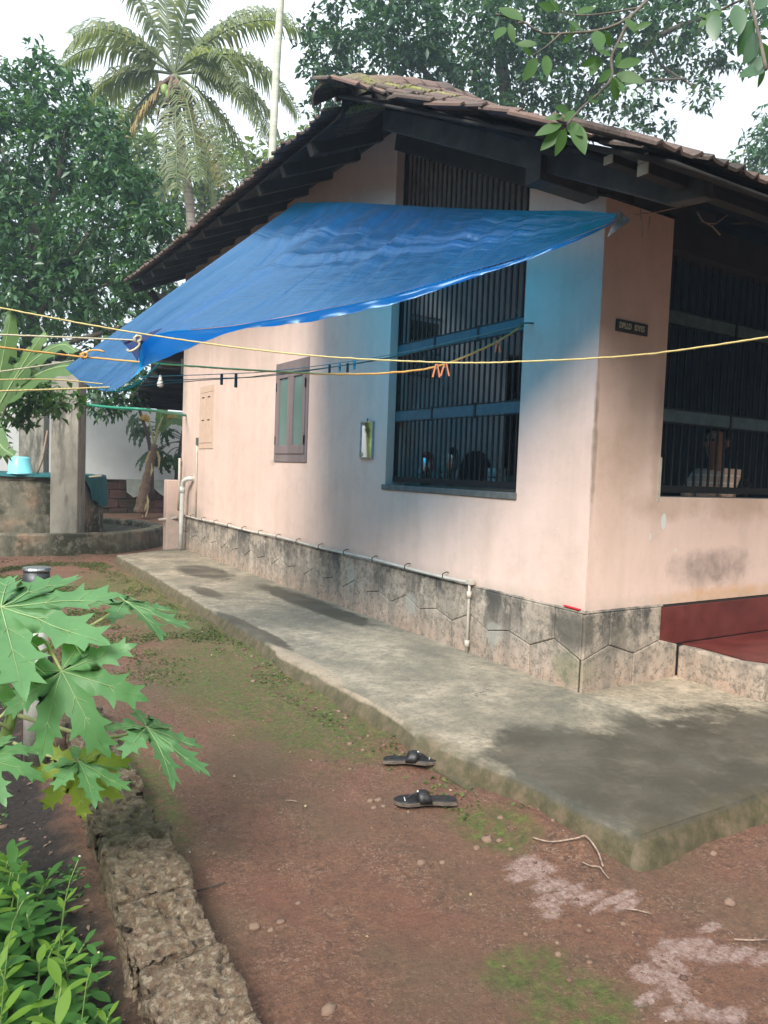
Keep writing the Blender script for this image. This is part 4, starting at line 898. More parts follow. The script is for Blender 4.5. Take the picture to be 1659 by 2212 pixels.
def knot(c, r, mt, label, seed):
    rg = random.Random(seed); m = MB(); pts = []
    for k in range(26):
        a = k*.9; pts.append(c+Vector((math.cos(a)*r, math.sin(a*1.3)*r*.8, math.sin(a)*r))*(.7+.4*rg.random()))
    m.tube(pts, .006, 6); pts2 = [c, c+Vector((.01, -.01, -r*1.5)), c+Vector((-.02, -.01, -r*3)), c+Vector((-.05, 0, -r*3.6)), c+Vector((-.06, 0, -r*3.))]
    if seed == 2: m.tube(catmull(pts2, 10), .007, 6)
    else: m.tube(catmull([c, c+Vector((.03, 0, r*1.6)), c+Vector((.09, -.02, r*1.9)), c+Vector((.12, -.03, r*1.5))], 8), .007, 6)
    o = m.build('rope_knot', M[mt], base=c, smooth=True); tag(o, label, 'knot')
knot(at(182, 768, 4.9), .022, 'rope_orange', 'orange rope knot holding the low tarp corner', 1)
knot(at(297, 733, 4.52), .022, 'rope_cream', 'cream rope knot with hanging loop through the tarp eyelet', 2)
knot(at(1126, 704, 5.12), .014, 'cord_green', 'green cord knot tied round the right end of the upper grille rail', 3)
def peg(px, py, D, mt, label, open_=.35, turn=0., h=.075):
    c = at(px, py, D); t = thing('clothes_peg', label, 'clothes peg', c, 'clothes pegs on the lines')
    sdv = rt.copy(); sdv.rotate(Quaternion((0, 0, 1), turn))
    for s_ in (-1, 1):
        a = c+Vector((0, 0, .008)); e_ = c+sdv*s_*open_*h*.5+Vector((0, 0, -h))
        m = MB(); m.beam(a+sdv*s_*.004, e_, .012, .009, upv=sdv); m.build('peg_leg', M[mt], t, bevel=.001)
    m = MB(); m.tube([c+Vector((0, 0, -.02))-fw*.009, c+Vector((0, 0, -.02))+fw*.009], .007, 8); m.build('spring', M['darkmetal'], t)
peg(943, 789, 4.6, 'peg_orange', 'left one of the two orange pegs side by side on the orange rope', .6, .2)
peg(962, 786, 4.6, 'peg_orange', 'right one of the two orange pegs side by side on the orange rope', .7, .1)
peg(1076, 738, 4.88, 'peg_orange', 'single orange peg nearest the right end of the rope', .55, .3, .07)
peg(479, 810, 4.88, 'peg_dark', 'dark peg in front of the peach wall, leftmost on the cords', .12, 1.2, .065)
peg(510, 809, 4.88, 'peg_dark', 'longer dark teal peg, second from the left on the cords', .15, 1.2, .085)
peg(712, 791, 5.0, 'peg_dark', 'dark peg just right of the brown shuttered window', .12, 1.2, .05)
peg(734, 788, 5.0, 'peg_cyan', 'cyan peg between two dark pegs right of the brown window', .12, 1.2, .045)
peg(751, 787, 5.0, 'peg_dark', 'dark peg between the two cyan pegs', .12, 1.2, .055)
peg(766, 782, 5.0, 'peg_cyan', 'cyan peg, rightmost of the four small pegs', .12, 1.2, .05)

# ------------------------------------------------------------------ things behind the bars
def rx(px, py, x=.35): return on(px, py, 0, x)
ct = thing('wooden_counter', 'narrow brown wooden table standing just inside the barred opening', 'table', (.5, 1.6, .64))
wm = woodmat('brown_table_wood', (.10, .07, .045), (.22, .16, .10))
b = MB(); b.box((.26, .85, 1.355), (.95, 2.55, 1.385)); b.build('table_top', wm, ct)
for (x, y) in ((.3, .9), (.3, 2.5), (.9, .9), (.9, 2.5)): b = MB(); b.box((x-.025, y-.025, .64), (x+.025, y+.025, 1.355)); b.build('leg', wm, ct)
b = MB(); b.box((.8, .9, 1.386), (.95, 2.0, 1.50)); o = b.build('wooden_tray', wm, base=(.87, 1.45, 1.386)); tag(o, 'long low wooden tray at the back of the table behind the bars', 'tray')
def flask(x, y, r, h, body, cap, label):
    t = thing('vacuum_flask', label, 'flask', (x, y, 1.385)); c = (x, y, 1.386)
    b = MB(); b.lathe(c, [(r, 0), (r, h*.78), (r*.7, h*.86)], 16); b.build('flask_body', body, t, smooth=True)
    b = MB(); b.lathe(c, [(r*.78, h*.86), (r*.8, h*.97), (r*.5, h)], 16); b.build('flask_cap', cap, t, smooth=True)
    b = MB(); b.tube(catmull([(x, y-r*.8, 1.386+h*.92), (x, y-r*1.9, 1.386+h*.9), (x, y-r*2.0, 1.386+h*.5), (x, y-r*1., 1.386+h*.35)], 10), .008, 6); b.build('handle', cap, t, smooth=True)
redp = simple('red_plastic', (.28, .03, .03), .4, .15, 20)
flask(.32, 2.28, .05, .30, M['steel'], redp, 'steel flask with a red cap and handle, left one behind the bars')
flask(.32, 1.90, .038, .34, M['steel'], M['black'], 'tall slim steel flask with black handle behind the bars')
prn = simple('printed_carton', (.42, .42, .38), .7, .45, 25)
for i, (y, x, w_, h_, d_, lb) in enumerate(((2.46, .42, .10, .16, .1, 'small upright printed carton nearest the left jamb behind the bars'), (2.30, .55, .09, .22, .1, 'pale carton with round print behind the red capped flask'), (2.36, .40, .05, .26, .04, 'white bottle shaped carton standing among the boxes behind the bars'),
        (1.62, .6, .12, .17, .1, 'grey blue striped box at the middle of the table'), (1.30, .6, .05, .14, .06, 'slim white jar on the table near the right bars'), (1.18, .6, .09, .08, .08, 'low white dish box on the table near the right bars'))):
    b = MB(); b.box((x-d_/2, y-w_/2, 1.386), (x+d_/2, y+w_/2, 1.386+h_)); b.box((x-d_/2-.002, y-w_/2+.01, 1.386+h_*.5), (x-d_/2, y+w_/2-.01, 1.386+h_*.58), 1); b.box((x-d_/2-.002, y-w_/2+.02, 1.386+h_*.15), (x-d_/2, y+w_/2-.02, 1.386+h_*.35), 1)
    o = b.build('carton', [prn, M['black']], base=(x, y, 1.386)); tag(o, lb, 'box')
ch = thing('round_back_chair', 'black round backed chair behind the flasks', 'chair', (1.25, 3.0-.9, .64))
b = MB(); n_ = 20; prof = []
for k in range(n_+1):
    a = math.pi*k/n_; prof.append((1.15, 2.12+.24*math.cos(a)*-1, 1.36+.27*math.sin(a)**.8))
cy = (.78, 2.17); poly = [(cy[0], 2.17+.25*math.cos(math.pi*k/14), 1.30+.42*max(0, math.sin(math.pi*k/14))**.7) for k in range(15)]
b = MB(); b.prism(poly, (.05, 0, 0)); b.build('backrest', M['black'], ch, bevel=.01)
b = MB(); b.box((.85, 1.95, 1.08), (1.35, 2.4, 1.13)); b.build('seat', M['black'], ch, bevel=.01)
for (x, y) in ((.88, 1.98), (.88, 2.37), (1.32, 1.98), (1.32, 2.37)): b = MB(); b.box((x-.02, y-.02, .64), (x+.02, y+.02, 1.085)); b.build('leg', M['black'], ch)
for s_ in (1.96, 2.38): b = MB(); b.box((.80, s_-.015, 1.08), (.83, s_+.015, 1.35)); b.build('back_post', M['black'], ch)
# wall calendar on the inner wall
cal = thing('wall_calendar', 'wall calendar with a picture above rows of dates behind the bars', 'calendar', (.42, 2.59, 2.4))
paper = simple('calendar_paper', (.5, .52, .5), .8, .1, 12); pic = simple('calendar_picture', (.10, .11, .09), .7, .6, 14); ink = simple('calendar_ink', (.05, .06, .08), .8, .2, 30)
b = MB(); b.box((.2, 2.592, 2.42), (.645, 2.597, 2.97)); b.build('page', paper, cal)
b = MB(); b.box((.225, 2.588, 2.745), (.62, 2.5915, 2.93)); b.build('picture', pic, cal)
b = MB(); b.tube([(.19, 2.585, 2.975), (.655, 2.585, 2.975)], .008, 6); b.build('top_rod', M['tin'], cal); b = MB(); b.tube([(.19, 2.585, 2.415), (.655, 2.585, 2.415)], .008, 6); b.build('bottom_rod', M['tin'], cal)
RX = RY
k = 1
for r_ in range(5):
    row = '  '.join('%2d' % (k+i) for i in range(7) if k+i <= 31); k += 7
    flat_text(row, .05, (.42, 2.590, 2.69-.055*r_), RX, ink, cal, 'dates', sx=.9, ext=.001)
sw = on(1110, 838, 0, 3.48); b = MB(); b.box((3.47, sw.y-.14, sw.z-.07), (3.5, sw.y+.14, sw.z+.07)); o = b.build('switch_board', M['black'], base=tuple(sw)); tag(o, 'small dark switch board on the inner wall behind the bars', 'switch board')

# ------------------------------------------------------------------ seated person
def skin_mesh(name, joints, edges, root, mat, parent, sub=2, label=None):
    me = bpy.data.meshes.new(name); org = origin_of(parent)
    me.from_pydata([tuple(Vector(j[0])-org) for j in joints], edges, []); me.materials.append(mat)
    o = link(name, me, parent); sk = o.modifiers.new('skin', 'SKIN'); 
    if not me.skin_vertices: bpy.context.view_layer.objects.active = o
    for i, j in enumerate(joints):
        r_ = j[1]; me.skin_vertices[0].data[i].radius = r_ if isinstance(r_, tuple) else (r_, r_)
    me.skin_vertices[0].data[root].use_root = True
    ss = o.modifiers.new('sub', 'SUBSURF'); ss.levels = sub; ss.render_levels = sub
    if label: o['label'] = label
    return o
pr = thing('person', 'person with short black hair in a light brown checked shirt sitting behind the bars', 'person', (2.05, .62, .64))
skin = simple('brown_skin', (.33, .17, .11), .55, .1, 20, bump=.05)
S = Vector((2.02, .47, 0))
def q(x, y, z): return S+Vector((x, y, z))
# joints; the person faces -x, slightly towards the bars; legs forward, hands in the lap
J = [(q(.05, .05, 1.16), (.15, .12)), (q(0, .02, 1.34), (.13, .105)), (q(-.05, 0, 1.52), (.135, .10)), (q(-.08, -.02, 1.60), (.07, .06)), (q(-.11, -.04, 1.67), (.05, .05)), (q(-.15, -.06, 1.76), (.08, .085)), (q(-.155, -.06, 1.86), (.088, .095)), (q(-.14, -.06, 1.93), (.06, .065)),
     (q(-.10, -.17, 1.545), .055), (q(-.24, -.21, 1.33), .044), (q(-.46, -.10, 1.26), .034), (q(-.53, -.05, 1.25), .03),
     (q(-.05, .15, 1.545), .055), (q(-.17, .20, 1.31), .044), (q(-.40, .08, 1.25), .034), (q(-.48, .02, 1.24), .03),
     (q(.0, -.10, 1.14), .09), (q(-.42, -.12, 1.15), .07), (q(-.44, -.12, .72), .045), (q(-.56, -.12, .68), .04),
     (q(.0, .14, 1.14), .09), (q(-.42, .14, 1.15), .07), (q(-.44, .14, .72), .045), (q(-.56, .14, .68), .04)]
E_ = [(0, 1), (1, 2), (2, 3), (3, 4), (4, 5), (5, 6), (6, 7), (2, 8), (8, 9), (9, 10), (10, 11), (2, 12), (12, 13), (13, 14), (14, 15), (0, 16), (16, 17), (17, 18), (18, 19), (0, 20), (20, 21), (21, 22), (22, 23)]
skin_mesh('body', J, E_, 0, skin, pr)
shirt = (lambda t: t.done(t.mix(t.ramp(t.math('PINGPONG', t.math('MULTIPLY', t.xyz()[2], 16.), .5), [(.06, .8), (.12, 0.)]), t.ramp(t.noise(5, 4), [(.3, (.55, .36, .26)), (.7, (.66, .45, .33))]), (.75, .68, .58)), .85, t.bump(t.noise(12, 5), .4, .02)))(NT('checked_brown_shirt'))
J2 = [(q(.05, .05, 1.14), (.175, .145)), (q(0, .02, 1.34), (.16, .13)), (q(-.05, 0, 1.52), (.155, .12)), (q(-.075, -.015, 1.60), (.08, .07)), (q(-.10, -.18, 1.55), .075), (q(-.22, -.21, 1.36), .062), (q(-.05, .16, 1.55), .075), (q(-.16, .20, 1.35), .062)]
skin_mesh('shirt', J2, [(0, 1), (1, 2), (2, 3), (2, 4), (4, 5), (2, 6), (6, 7)], 0, shirt, pr)
hairm = simple('black_hair', (.008, .007, .007), .6, .3, 90, bump=.6)
def blob(c, r, n=16, m=10, cut=None):
    V = []; F = []
    for j in range(m+1):
        th = math.pi*j/m
        for i in range(n):
            ph = 2*math.pi*i/n; V.append((c[0]+r[0]*math.sin(th)*math.cos(ph), c[1]+r[1]*math.sin(th)*math.sin(ph), c[2]+r[2]*math.cos(th)))
    for j in range(m):
        for i in range(n): F.append((j*n+i, j*n+(i+1) % n, (j+1)*n+(i+1) % n, (j+1)*n+i))
    return V, F
hc = q(-.115, -.06, 1.885); V_, F_ = blob(hc, (.115, .105, .115), 20, 14)
keep = []
for f in F_:
    c = Vector((0, 0, 0))
    for i in f: c += Vector(V_[i])/4
    if not (c.x < hc.x-.03 and c.z < hc.z+.055): keep.append(f)
b = MB(); b.add(V_, keep); b.build('hair', hairm, pr, smooth=True)
fc = q(-.155, -.06, 1.83)
for s_ in (-1, 1):
    b = MB(); V_, F_ = blob(fc+Vector((-.083, s_*.033, .015)), (.012, .016, .010)); b.add(V_, F_); b.build('eye', M['black'], pr, smooth=True)
    b = MB(); V_, F_ = blob(fc+Vector((.02, s_*.098, -.01)), (.02, .012, .032)); b.add(V_, F_); b.build('ear', skin, pr, smooth=True)
b = MB(); V_, F_ = blob(fc+Vector((-.098, 0, -.02)), (.018, .014, .028)); b.add(V_, F_); b.build('nose', skin, pr, smooth=True)
b = MB(); V_, F_ = blob(fc+Vector((-.085, 0, -.062)), (.010, .024, .008)); b.add(V_, F_); b.build('mouth', simple('lips', (.2, .07, .06), .5), pr, smooth=True)
def hand(w_, dirv, sidev, s_):
    for k in range(4):
        a = Vector(w_)+Vector(sidev)*(.012+(k-1.5)*.019)+Vector(dirv)*.05; L_ = (.065, .075, .07, .055)[k]
        b = MB(); b.tube([a-Vector(dirv)*.03, a, a+Vector(dirv)*L_*.5+Vector((0, 0, -.008)), a+Vector(dirv)*L_*.85+Vector((0, 0, -.03))], [.012, .0095, .008, .006], 7); b.build('finger', skin, pr, smooth=True)
    a = Vector(w_)-Vector(sidev)*.03*s_; b = MB(); b.tube([a, a+Vector(dirv)*.03-Vector(sidev)*.02*s_, a+Vector(dirv)*.055-Vector(sidev)*.025*s_+Vector((0, 0, -.015))], [.013, .010, .007], 7); b.build('thumb', skin, pr, smooth=True)
hand(q(-.53, -.05, 1.25), (-.9, .3, -.2), (.3, .9, 0), 1); hand(q(-.48, .02, 1.24), (-.95, -.1, -.2), (-.1, .95, 0), -1)
pc = thing('plastic_chair', 'black plastic chair that the person behind the bars sits on', 'chair', (2.1, .6, .64))
b = MB(); b.box((1.7, .38, 1.03), (2.25, .86, 1.07)); b.build('seat', M['black'], pc, bevel=.01)
b = MB(); b.box((2.24, .36, 1.07), (2.29, .88, 1.55)); b.build('backrest', M['black'], pc, bevel=.02)
for yy in (.34, .88): b = MB(); b.tube(catmull([(2.26, yy, 1.5), (2.1, yy, 1.42), (1.85, yy, 1.37), (1.68, yy, 1.3), (1.68, yy, 1.04)], 12), .022, 8); b.build('armrest', M['black'], pc, smooth=True)
for (x, y) in ((1.73, .4), (1.73, .84), (2.23, .4), (2.23, .84)): b = MB(); b.box((x-.02, y-.02, .64), (x+.02, y+.02, 1.03)); b.build('leg', M['black'], pc)

# ------------------------------------------------------------------ well with its ring platform
RC = Vector((-1.75, 11.0, 0)); WC = Vector((-2.07, 10.9, 0))
wl_ = thing('well', 'mossy round plastered well with two square pillars on a raised ring', 'well', RC)
def ring_obj(name, c, prof, mat, parent, n=64, label=None):
    b = MB(); vs_ = []; fs = []
    for (r_, z) in prof:
        for k in range(n):
            a = 2*math.pi*k/n; w = 1+.006*noise.noise(Vector((math.cos(a)*3, math.sin(a)*3, z*3))); vs_.append(Vector((c.x+r_*w*math.cos(a), c.y+r_*w*math.sin(a), z)))
    for i in range(len(prof)-1):
        for k in range(n): fs.append((i*n+k, i*n+(k+1) % n, (i+1)*n+(k+1) % n, (i+1)*n+k))
    b.add(vs_, fs); return b.build(name, mat, parent, smooth=False, label=label)
ring_obj('ring_platform', RC, [(2.03, -.08), (2.02, .1), (2.0, .31), (1.98, .335), (1.80, .335), (1.78, .315), (1.76, .23), (0.6, .25)], M['well'], wl_)
ring_obj('parapet', WC, [(1.26, .22), (1.25, .6), (1.25, 1.13), (1.265, 1.14), (1.265, 1.19), (1.25, 1.20), (1.05, 1.20), (1.04, 1.1), (1.04, .0)], M['well'], wl_)
def pillar(px0, pxm, px1, y0, depth_label, ztop, s_=.30, turn=.2):
    c = at(px0, 1147, 12.35); return c
pc_ = at(146, 1147, 12.15); pc_.z = 0; b = MB(); a = R(24)
ax = Vector((math.cos(a), -math.sin(a), 0)); ay = Vector((math.sin(a), math.cos(a), 0))
b.obox(pc_+Vector((0, 0, 1.62)), ax*.21, ay*.24, (0, 0, 1.42)); b.build('pillar', M['pillar'], wl_, bevel=.012, label='nearer square well pillar')
p2 = at(72, 1147, 13.9); p2.z = 0; b = MB(); b.obox(p2+Vector((0, 0, 1.6)), ax*.22, ay*.17, (0, 0, 1.4)); b.build('pillar', M['pillar'], wl_, bevel=.012, label='farther square well pillar')
b = MB(); b.tube([pc_+Vector((0, 0, 2.75)), p2+Vector((0, 0, 2.75))], .06, 10); b.build('pulley_beam', M['timber'], wl_)
b = MB(); b.tube([at(150, 880, 12.2)+Vector((-.1, 0, .15)), at(100, 883, 12.4), at(80, 885, 12.5)], .035, 8); b.build('pipe_stub', M['pvc_dirty'], wl_, smooth=True)
b = MB(); b.tube([at(103, 930, 12.1), at(92, 990, 12.1), at(80, 1023, 12.1)], .02, 6); o = b.build('leaning_stick', M['twig'], base=at(80, 1023, 12.1)); tag(o, 'thin pale stick leaning on the well between the pillars', 'stick')
# shade net over the mouth and draped over the right side
V = []; F = []; n = 72; rings = [(0.0, 1.225), (.6, 1.23), (1.1, 1.235), (1.29, 1.232)]
for (r_, z) in rings:
    for k in range(n): a = 2*math.pi*k/n; V.append((WC.x+r_*math.cos(a), WC.y+r_*math.sin(a), z+.012*noise.noise(Vector((r_*4*math.cos(a), r_*4*math.sin(a), 0)))))
drop = []
for k in range(n):
    a = 2*math.pi*k/n; d = abs((a-R(-22)+math.pi) % (2*math.pi)-math.pi); drop.append(.035+.50*max(0, 1-(d/.55)**4)+.015*noise.noise(Vector((a*6, 0, 0))))
for s_ in (.1, .4, .7, 1.):
    for k in range(n):
        a = 2*math.pi*k/n; fl = 1.30+.035*s_*math.sin(a*34)*min(1, drop[k]*3)+.02*s_
        V.append((WC.x+fl*math.cos(a), WC.y+fl*math.sin(a), 1.23-drop[k]*s_))
for i in range(len(rings)+3):
    for k in range(n): F.append((i*n+k, i*n+(k+1) % n, (i+1)*n+(k+1) % n, (i+1)*n+k))
o = npmesh('shade_net', V, F, M['net'], smooth=True, base=(WC.x, WC.y, 1.2)); tag(o, 'teal shade net covering the well mouth and draped over its side', 'net')
b = MB(); bc = on(42, 1018, 2, 1.24); bc = at(43, 1019, 11.75); bc.z = 1.235
bu = thing('bucket', 'pale blue plastic bucket upside down on the netted well', 'bucket', bc)
b.lathe(bc, [(.185, 0), (.185, .02), (.175, .022), (.150, .24), (.135, .27), (.10, .275), (.0, .27)], 28, cap=False); b.build('bucket_body', M['blue_plastic'], bu, smooth=True)
b = MB(); b.tube(catmull([bc+Vector((.18*math.cos(a), .18*math.sin(a)-.0, .012)) for a in np.linspace(-2.9, -.2, 8)], 20), .006, 5); b.build('handle', M['tin'], bu, smooth=True)
cl = at(206, 1029, 12.0); b = MB(); b.tube([cl+Vector((math.cos(a)*.09, math.sin(a)*.06, math.cos(a)*.01)) for a in np.linspace(0, 6.4, 18)], .014, 6); o = b.build('rope_coil', M['rope_cream'], base=cl, smooth=True); tag(o, 'small coil of pale rope on the draped net', 'rope')

# ------------------------------------------------------------------ boundary wall and bank behind
b = MB(); b.box((-9, 14.4, 1.05), (9, 14.6, 2.72)); bw = b.build('boundary_wall', M['white_wall'], base=(0, 14.5, 0)); tag(bw, 'whitewashed boundary wall behind the well', 'wall')
m = MB(); 
for i in range(46):
    x = -9+.4*i
    for r_ in range(5):
        z = .0+.21*r_; m = MB(); j = rng.uniform(-.03, .01); xo = .2*(r_ % 2)
        if not (-1.2 < x+xo < 3.2): continue
        m.box((x+xo+.003, 14.28+j, z+.003), (x+xo+.396, 14.62, z+.204)); m.build('laterite_block', M['laterite_dark'], bw, bevel=.015)
m = MB(); m.box((-9, 14.36, -.2), (9, 14.64, 1.05)); m.build('footing', M['laterite_dark'], bw)
m = MB(); m.box((-9, 14.25, 1.052), (9, 14.62, 1.075)); m.build('coping', M['laterite_dark'], bw)
# plastic sheet piece on the footing ledge
V = []; F = []
p0 = at(300, 1052, 17.2)
for j in range(5):
    for i in range(9): V.append((.35+i*.15+.03*noise.noise(Vector((i, j, 0))), 14.18-.02*j+.03*noise.noise(Vector((i, j, 4))), 1.09-.075*j*(1+.4*math.sin(i*1.3))))
for j in range(4):
    for i in range(8): F.append((j*9+i, j*9+i+1, (j+1)*9+i+1, (j+1)*9+i))
o = npmesh('plastic_sheet', V, F, simple('pale_plastic_sheet', (.42, .45, .40), .4, .15, 8), smooth=True, base=(1, 14.2, 1)); tag(o, 'pale plastic sheet lying over the laterite footing behind the banana plant', 'plastic sheet')

# ------------------------------------------------------------------ bore pipe by the papaya
pb = Vector((-3.137, .605, 0)); ph = 1.0
bp = thing('bore_pipe', 'upright white bore pipe with a metal cap beside the papaya', 'pipe', pb)
b = MB(); b.lathe(pb+Vector((0, 0, -.05)), [(.053, 0), (.053, ph-.10)], 20); b.build('pipe', (lambda t: t.done(t.mix(t.math('MULTIPLY', t.math('SUBTRACT', 1., t.math('MULTIPLY', t.xyz()[2], 2.6), clamp=True), t.ramp(t.noise(9, 6, .7), [(.35, .2), (.6, 1.)])), t.mix(t.ramp(t.noise(14, 5, .7, stretch=(1, 1, .2)), [(.5, 0.), (.7, .5)]), (.55, .54, .5), (.3, .27, .22)), (.08, .085, .035)), .5))(NT('dirty_white_pipe')), bp, smooth=True)
b = MB(); b.lathe(pb+Vector((0, 0, ph-.16)), [(.060, 0), (.060, .115)], 22); b.build('band', M['darkmetal'], bp, smooth=True)
b = MB(); b.lathe(pb+Vector((0, 0, ph-.045)), [(.064, 0), (.066, .008), (.062, .016), (.02, .02)], 22); b.build('cap', M['tin'], bp)
b = MB(); b.lathe(pb+Vector((.02, .10, -.05)), [(.07, 0), (.07, .55)], 14); b.build('side_casing', M['laterite_dark'], bp, smooth=True)

# ------------------------------------------------------------------ kerb of laterite blocks
kw = thing('kerb_wall', 'low kerb of pitted laterite blocks along the garden bed', 'kerb wall', (-2.95, -1.0, 0))
def stone(cx, cy, lx, ly, h, seed, turn, mossy):
    nx_, ny_, nz_ = 34, max(8, int(ly/.0075)), 12
    V = {}; F = []
    def vid(i, j, k):
        return (i, j, k)
    idx = {}; VV = []
    def g(i, j, k):
        key = (i, j, k)
        if key in idx: return idx[key]
        u = (i/nx_-.5); v = (j/ny_-.5); w = k/nz_
        x = u*lx; y = v*ly; z = w*h
        e = .018; rx_ = lx/2-abs(x); ry_ = ly/2-abs(y); rz = h-z
        P3 = Vector((x+seed*3.1, y, z))
        nr = Vector((u*1.2 if i in (0, nx_) else 0, v*1.2 if j in (0, ny_) else 0, 1 if k == nz_ else 0))
        if nr.length > 0: nr.normalize()
        d = noise.fractal(P3*7, 1., 2., 4)*.017+noise.noise(P3*45)*.004
        c = noise.voronoi(P3*24)[0]; pit = max(0, .42-c[0])*.13; c2 = noise.voronoi(P3*12+Vector((3, 3, 3)))[0]; pit += max(0, .31-c2[0])*.38
        lump = max(0, .5-noise.voronoi(P3*48)[0][0])*.016
        rnd = 0
        for q_ in (rx_, ry_, rz):
            if q_ < e: rnd += (e-q_)*.35
        p = Vector((x, y, z))+nr*(d-pit+lump-rnd*.8)
        p.x += .014*noise.noise(Vector((y*7, seed, z*5)))
        ca, sa = math.cos(turn), math.sin(turn)
        idx[key] = len(VV); VV.append((cx+p.x*ca-p.y*sa, cy+p.x*sa+p.y*ca, p.z-.04)); return idx[key]
    for i in range(nx_):
        for j in range(ny_): F.append((g(i, j, nz_), g(i+1, j, nz_), g(i+1, j+1, nz_), g(i, j+1, nz_)))
    for k in range(nz_):
        for j in range(ny_):
            F.append((g(0, j, k), g(0, j, k+1), g(0, j+1, k+1), g(0, j+1, k))); F.append((g(nx_, j, k), g(nx_, j+1, k), g(nx_, j+1, k+1), g(nx_, j, k+1)))
        for i in range(nx_):
            F.append((g(i, 0, k), g(i+1, 0, k), g(i+1, 0, k+1), g(i, 0, k+1))); F.append((g(i, ny_, k), g(i, ny_, k+1), g(i+1, ny_, k+1), g(i+1, ny_, k)))
    npmesh('laterite_block', VV, F, M['stone'], smooth=True, parent=kw)
TURN = -math.atan2(.11, 1.75)
for k, (ya, yb, w_, h_) in enumerate(((-2.25, -1.72, .25, .165), (-1.71, -1.30, .25, .165), (-1.295, -.985, .25, .162), (-.975, -.49, .25, .168), (-.475, -.11, .235, .15), (-.095, .30, .23, .15), (.315, .72, .23, .14), (.735, 1.12, .22, .13))):
    yc = (ya+yb)/2; xc = -3.005+(yc+1.55)*.063+.008*math.sin(k*2.7)
    stone(xc, yc, w_, yb-ya, h_, k+1, TURN+.015*math.sin(k*5.1), k)

# ------------------------------------------------------------------ leaves
def leaf_mesh(name, mat, w=.36, fold=.03, droop=.12, n=5, cut=1.0, taper=1.25):
    vs_ = []; fs = []
    for i in range(n+1):
        t_ = i/n; hw = w/2*(math.sin(math.pi*min(1, t_**(1/taper)))**.85 if 0 < t_ < 1 else 0.004)
        z = -droop*t_*t_
        vs_ += [(t_, hw, z+fold*hw/w*2), (t_, 0, z), (t_, -hw, z+fold*hw/w*2)]
    for i in range(n):
        a = i*3; fs += [(a, a+3, a+4, a+1), (a+1, a+4, a+5, a+2)]
    me = bpy.data.meshes.new(name); me.from_pydata(vs_, [], fs); me.materials.append(mat)
    me.polygons.foreach_set('use_smooth', [True]*len(fs)); me.update(); return me
def put_leaf(me, name, base, tip, nrm, parent, wscale=1., kind=None):
    base = Vector(base); d = Vector(tip)-base; L_ = d.length; d.normalize(); n = Vector(nrm); s_ = n.cross(d)
    if s_.length < 1e-4: s_ = d.orthogonal()
    s_.normalize(); n = d.cross(s_).normalized()
    m = Matrix((d*L_, s_*L_*wscale, n*L_)).transposed().to_4x4()
    o = link(name, me, parent); o.matrix_local = Matrix.Translation(base-origin_of(parent)) @ m; return o

# near branch overhead
nb_ = thing('overhanging_branch', 'leafy twig of the tree overhead hanging into the top right of the view', 'branch', at(1395, -20, 3.4))
LB = leaf_mesh('leaf', M['leaf_bright'], .40, .03, .10, 11, taper=1.1)
D_ = 3.3
for pts, r_ in (([(1480, -60, 3.5), (1420, -20, 3.4), (1355, 40, D_), (1295, 65, D_), (1220, 72, D_), (1170, 72, D_), (1130, 47, D_), (1070, 30, D_)], .009), ([(1364, 30, 3.3), (1334, 95, 3.3), (1320, 125, 3.3), (1322, 165, 3.28), (1300, 195, 3.26), (1254, 235, 3.22), (1224, 270, 3.2)], .008),
        ([(1212, 72, 3.3), (1180, 100, 3.25), (1150, 120, 3.25)], .005), ([(1390, 15, 3.4), (1300, 30, 3.4), (1240, 32, 3.4), (1200, 20, 3.4)], .005), ([(1130, 47, 3.3), (1090, 60, 3.3)], .004)):
    P_ = catmull([at(*p) for p in pts], 24); b = MB(); b.tube(P_, [r_*(1-.55*i/24) for i in range(25)], 7); b.build('twig', M['bark'], nb_, smooth=True)
for i, (a, b_, c, d) in enumerate([(1214, 268, 1152, 290), (1222, 276, 1200, 342), (1236, 262, 1268, 334), (1214, 280, 1164, 326), (1217, 252, 1172, 254), (1230, 242, 1200, 229), (1322, 168, 1336, 224), (1330, 160, 1398, 176), (1322, 150, 1290, 180), (1330, 145, 1394, 124), (1330, 145, 1342, 106), (1295, 120, 1275, 164), (1290, 125, 1250, 146), (1290, 66, 1296, 107), (1310, 66, 1319, 107), (1180, 118, 1183, 167), (1160, 125, 1130, 176), (1160, 96, 1108, 92), (1370, 62, 1412, 46),
        (1210, 30, 1188, -6), (1130, 44, 1072, 8), (1090, 58, 1068, 82), (1100, 50, 1112, 95), (1230, 70, 1250, 45), (1260, 68, 1228, 40), (1240, 72, 1210, 96), (1350, 40, 1385, 75), (1200, 22, 1160, 5), (1245, 30, 1290, 10), (1150, 120, 1128, 100), (1324, 165, 1352, 200), (1270, 215, 1300, 214), (1226, 268, 1260, 290), (1220, 262, 1245, 232), (1330, 100, 1360, 95), (1320, 120, 1290, 105)]):
    A_ = at(a, b_, 3.25+.03*math.sin(i*3)); B_ = at(c, d, 3.25+.05*math.sin(i*2.3)-.02); B_ = A_.lerp(B_, .92); n_ = -fw+rt*.35*math.sin(i*1.7)+Z*.35*math.cos(i*2.9)
    put_leaf(LB, 'leaf', A_, B_, n_, nb_)
nb2_ = thing('overhanging_branch', 'darker leafy branch end in the top right corner of the view', 'branch', at(1640, -30, 3.0))
b = MB(); b.tube(catmull([at(1600, -60, 3.2), at(1620, 0, 3.1), at(1640, 80, 3.0), at(1655, 150, 2.9)], 16), .007, 7); b.build('twig', M['bark'], nb2_, smooth=True)
b = MB(); b.tube(catmull([at(1620, -10, 3.1), at(1560, 20, 3.1), at(1520, 40, 3.1)], 12), .005, 7); b.build('twig', M['bark'], nb2_, smooth=True)
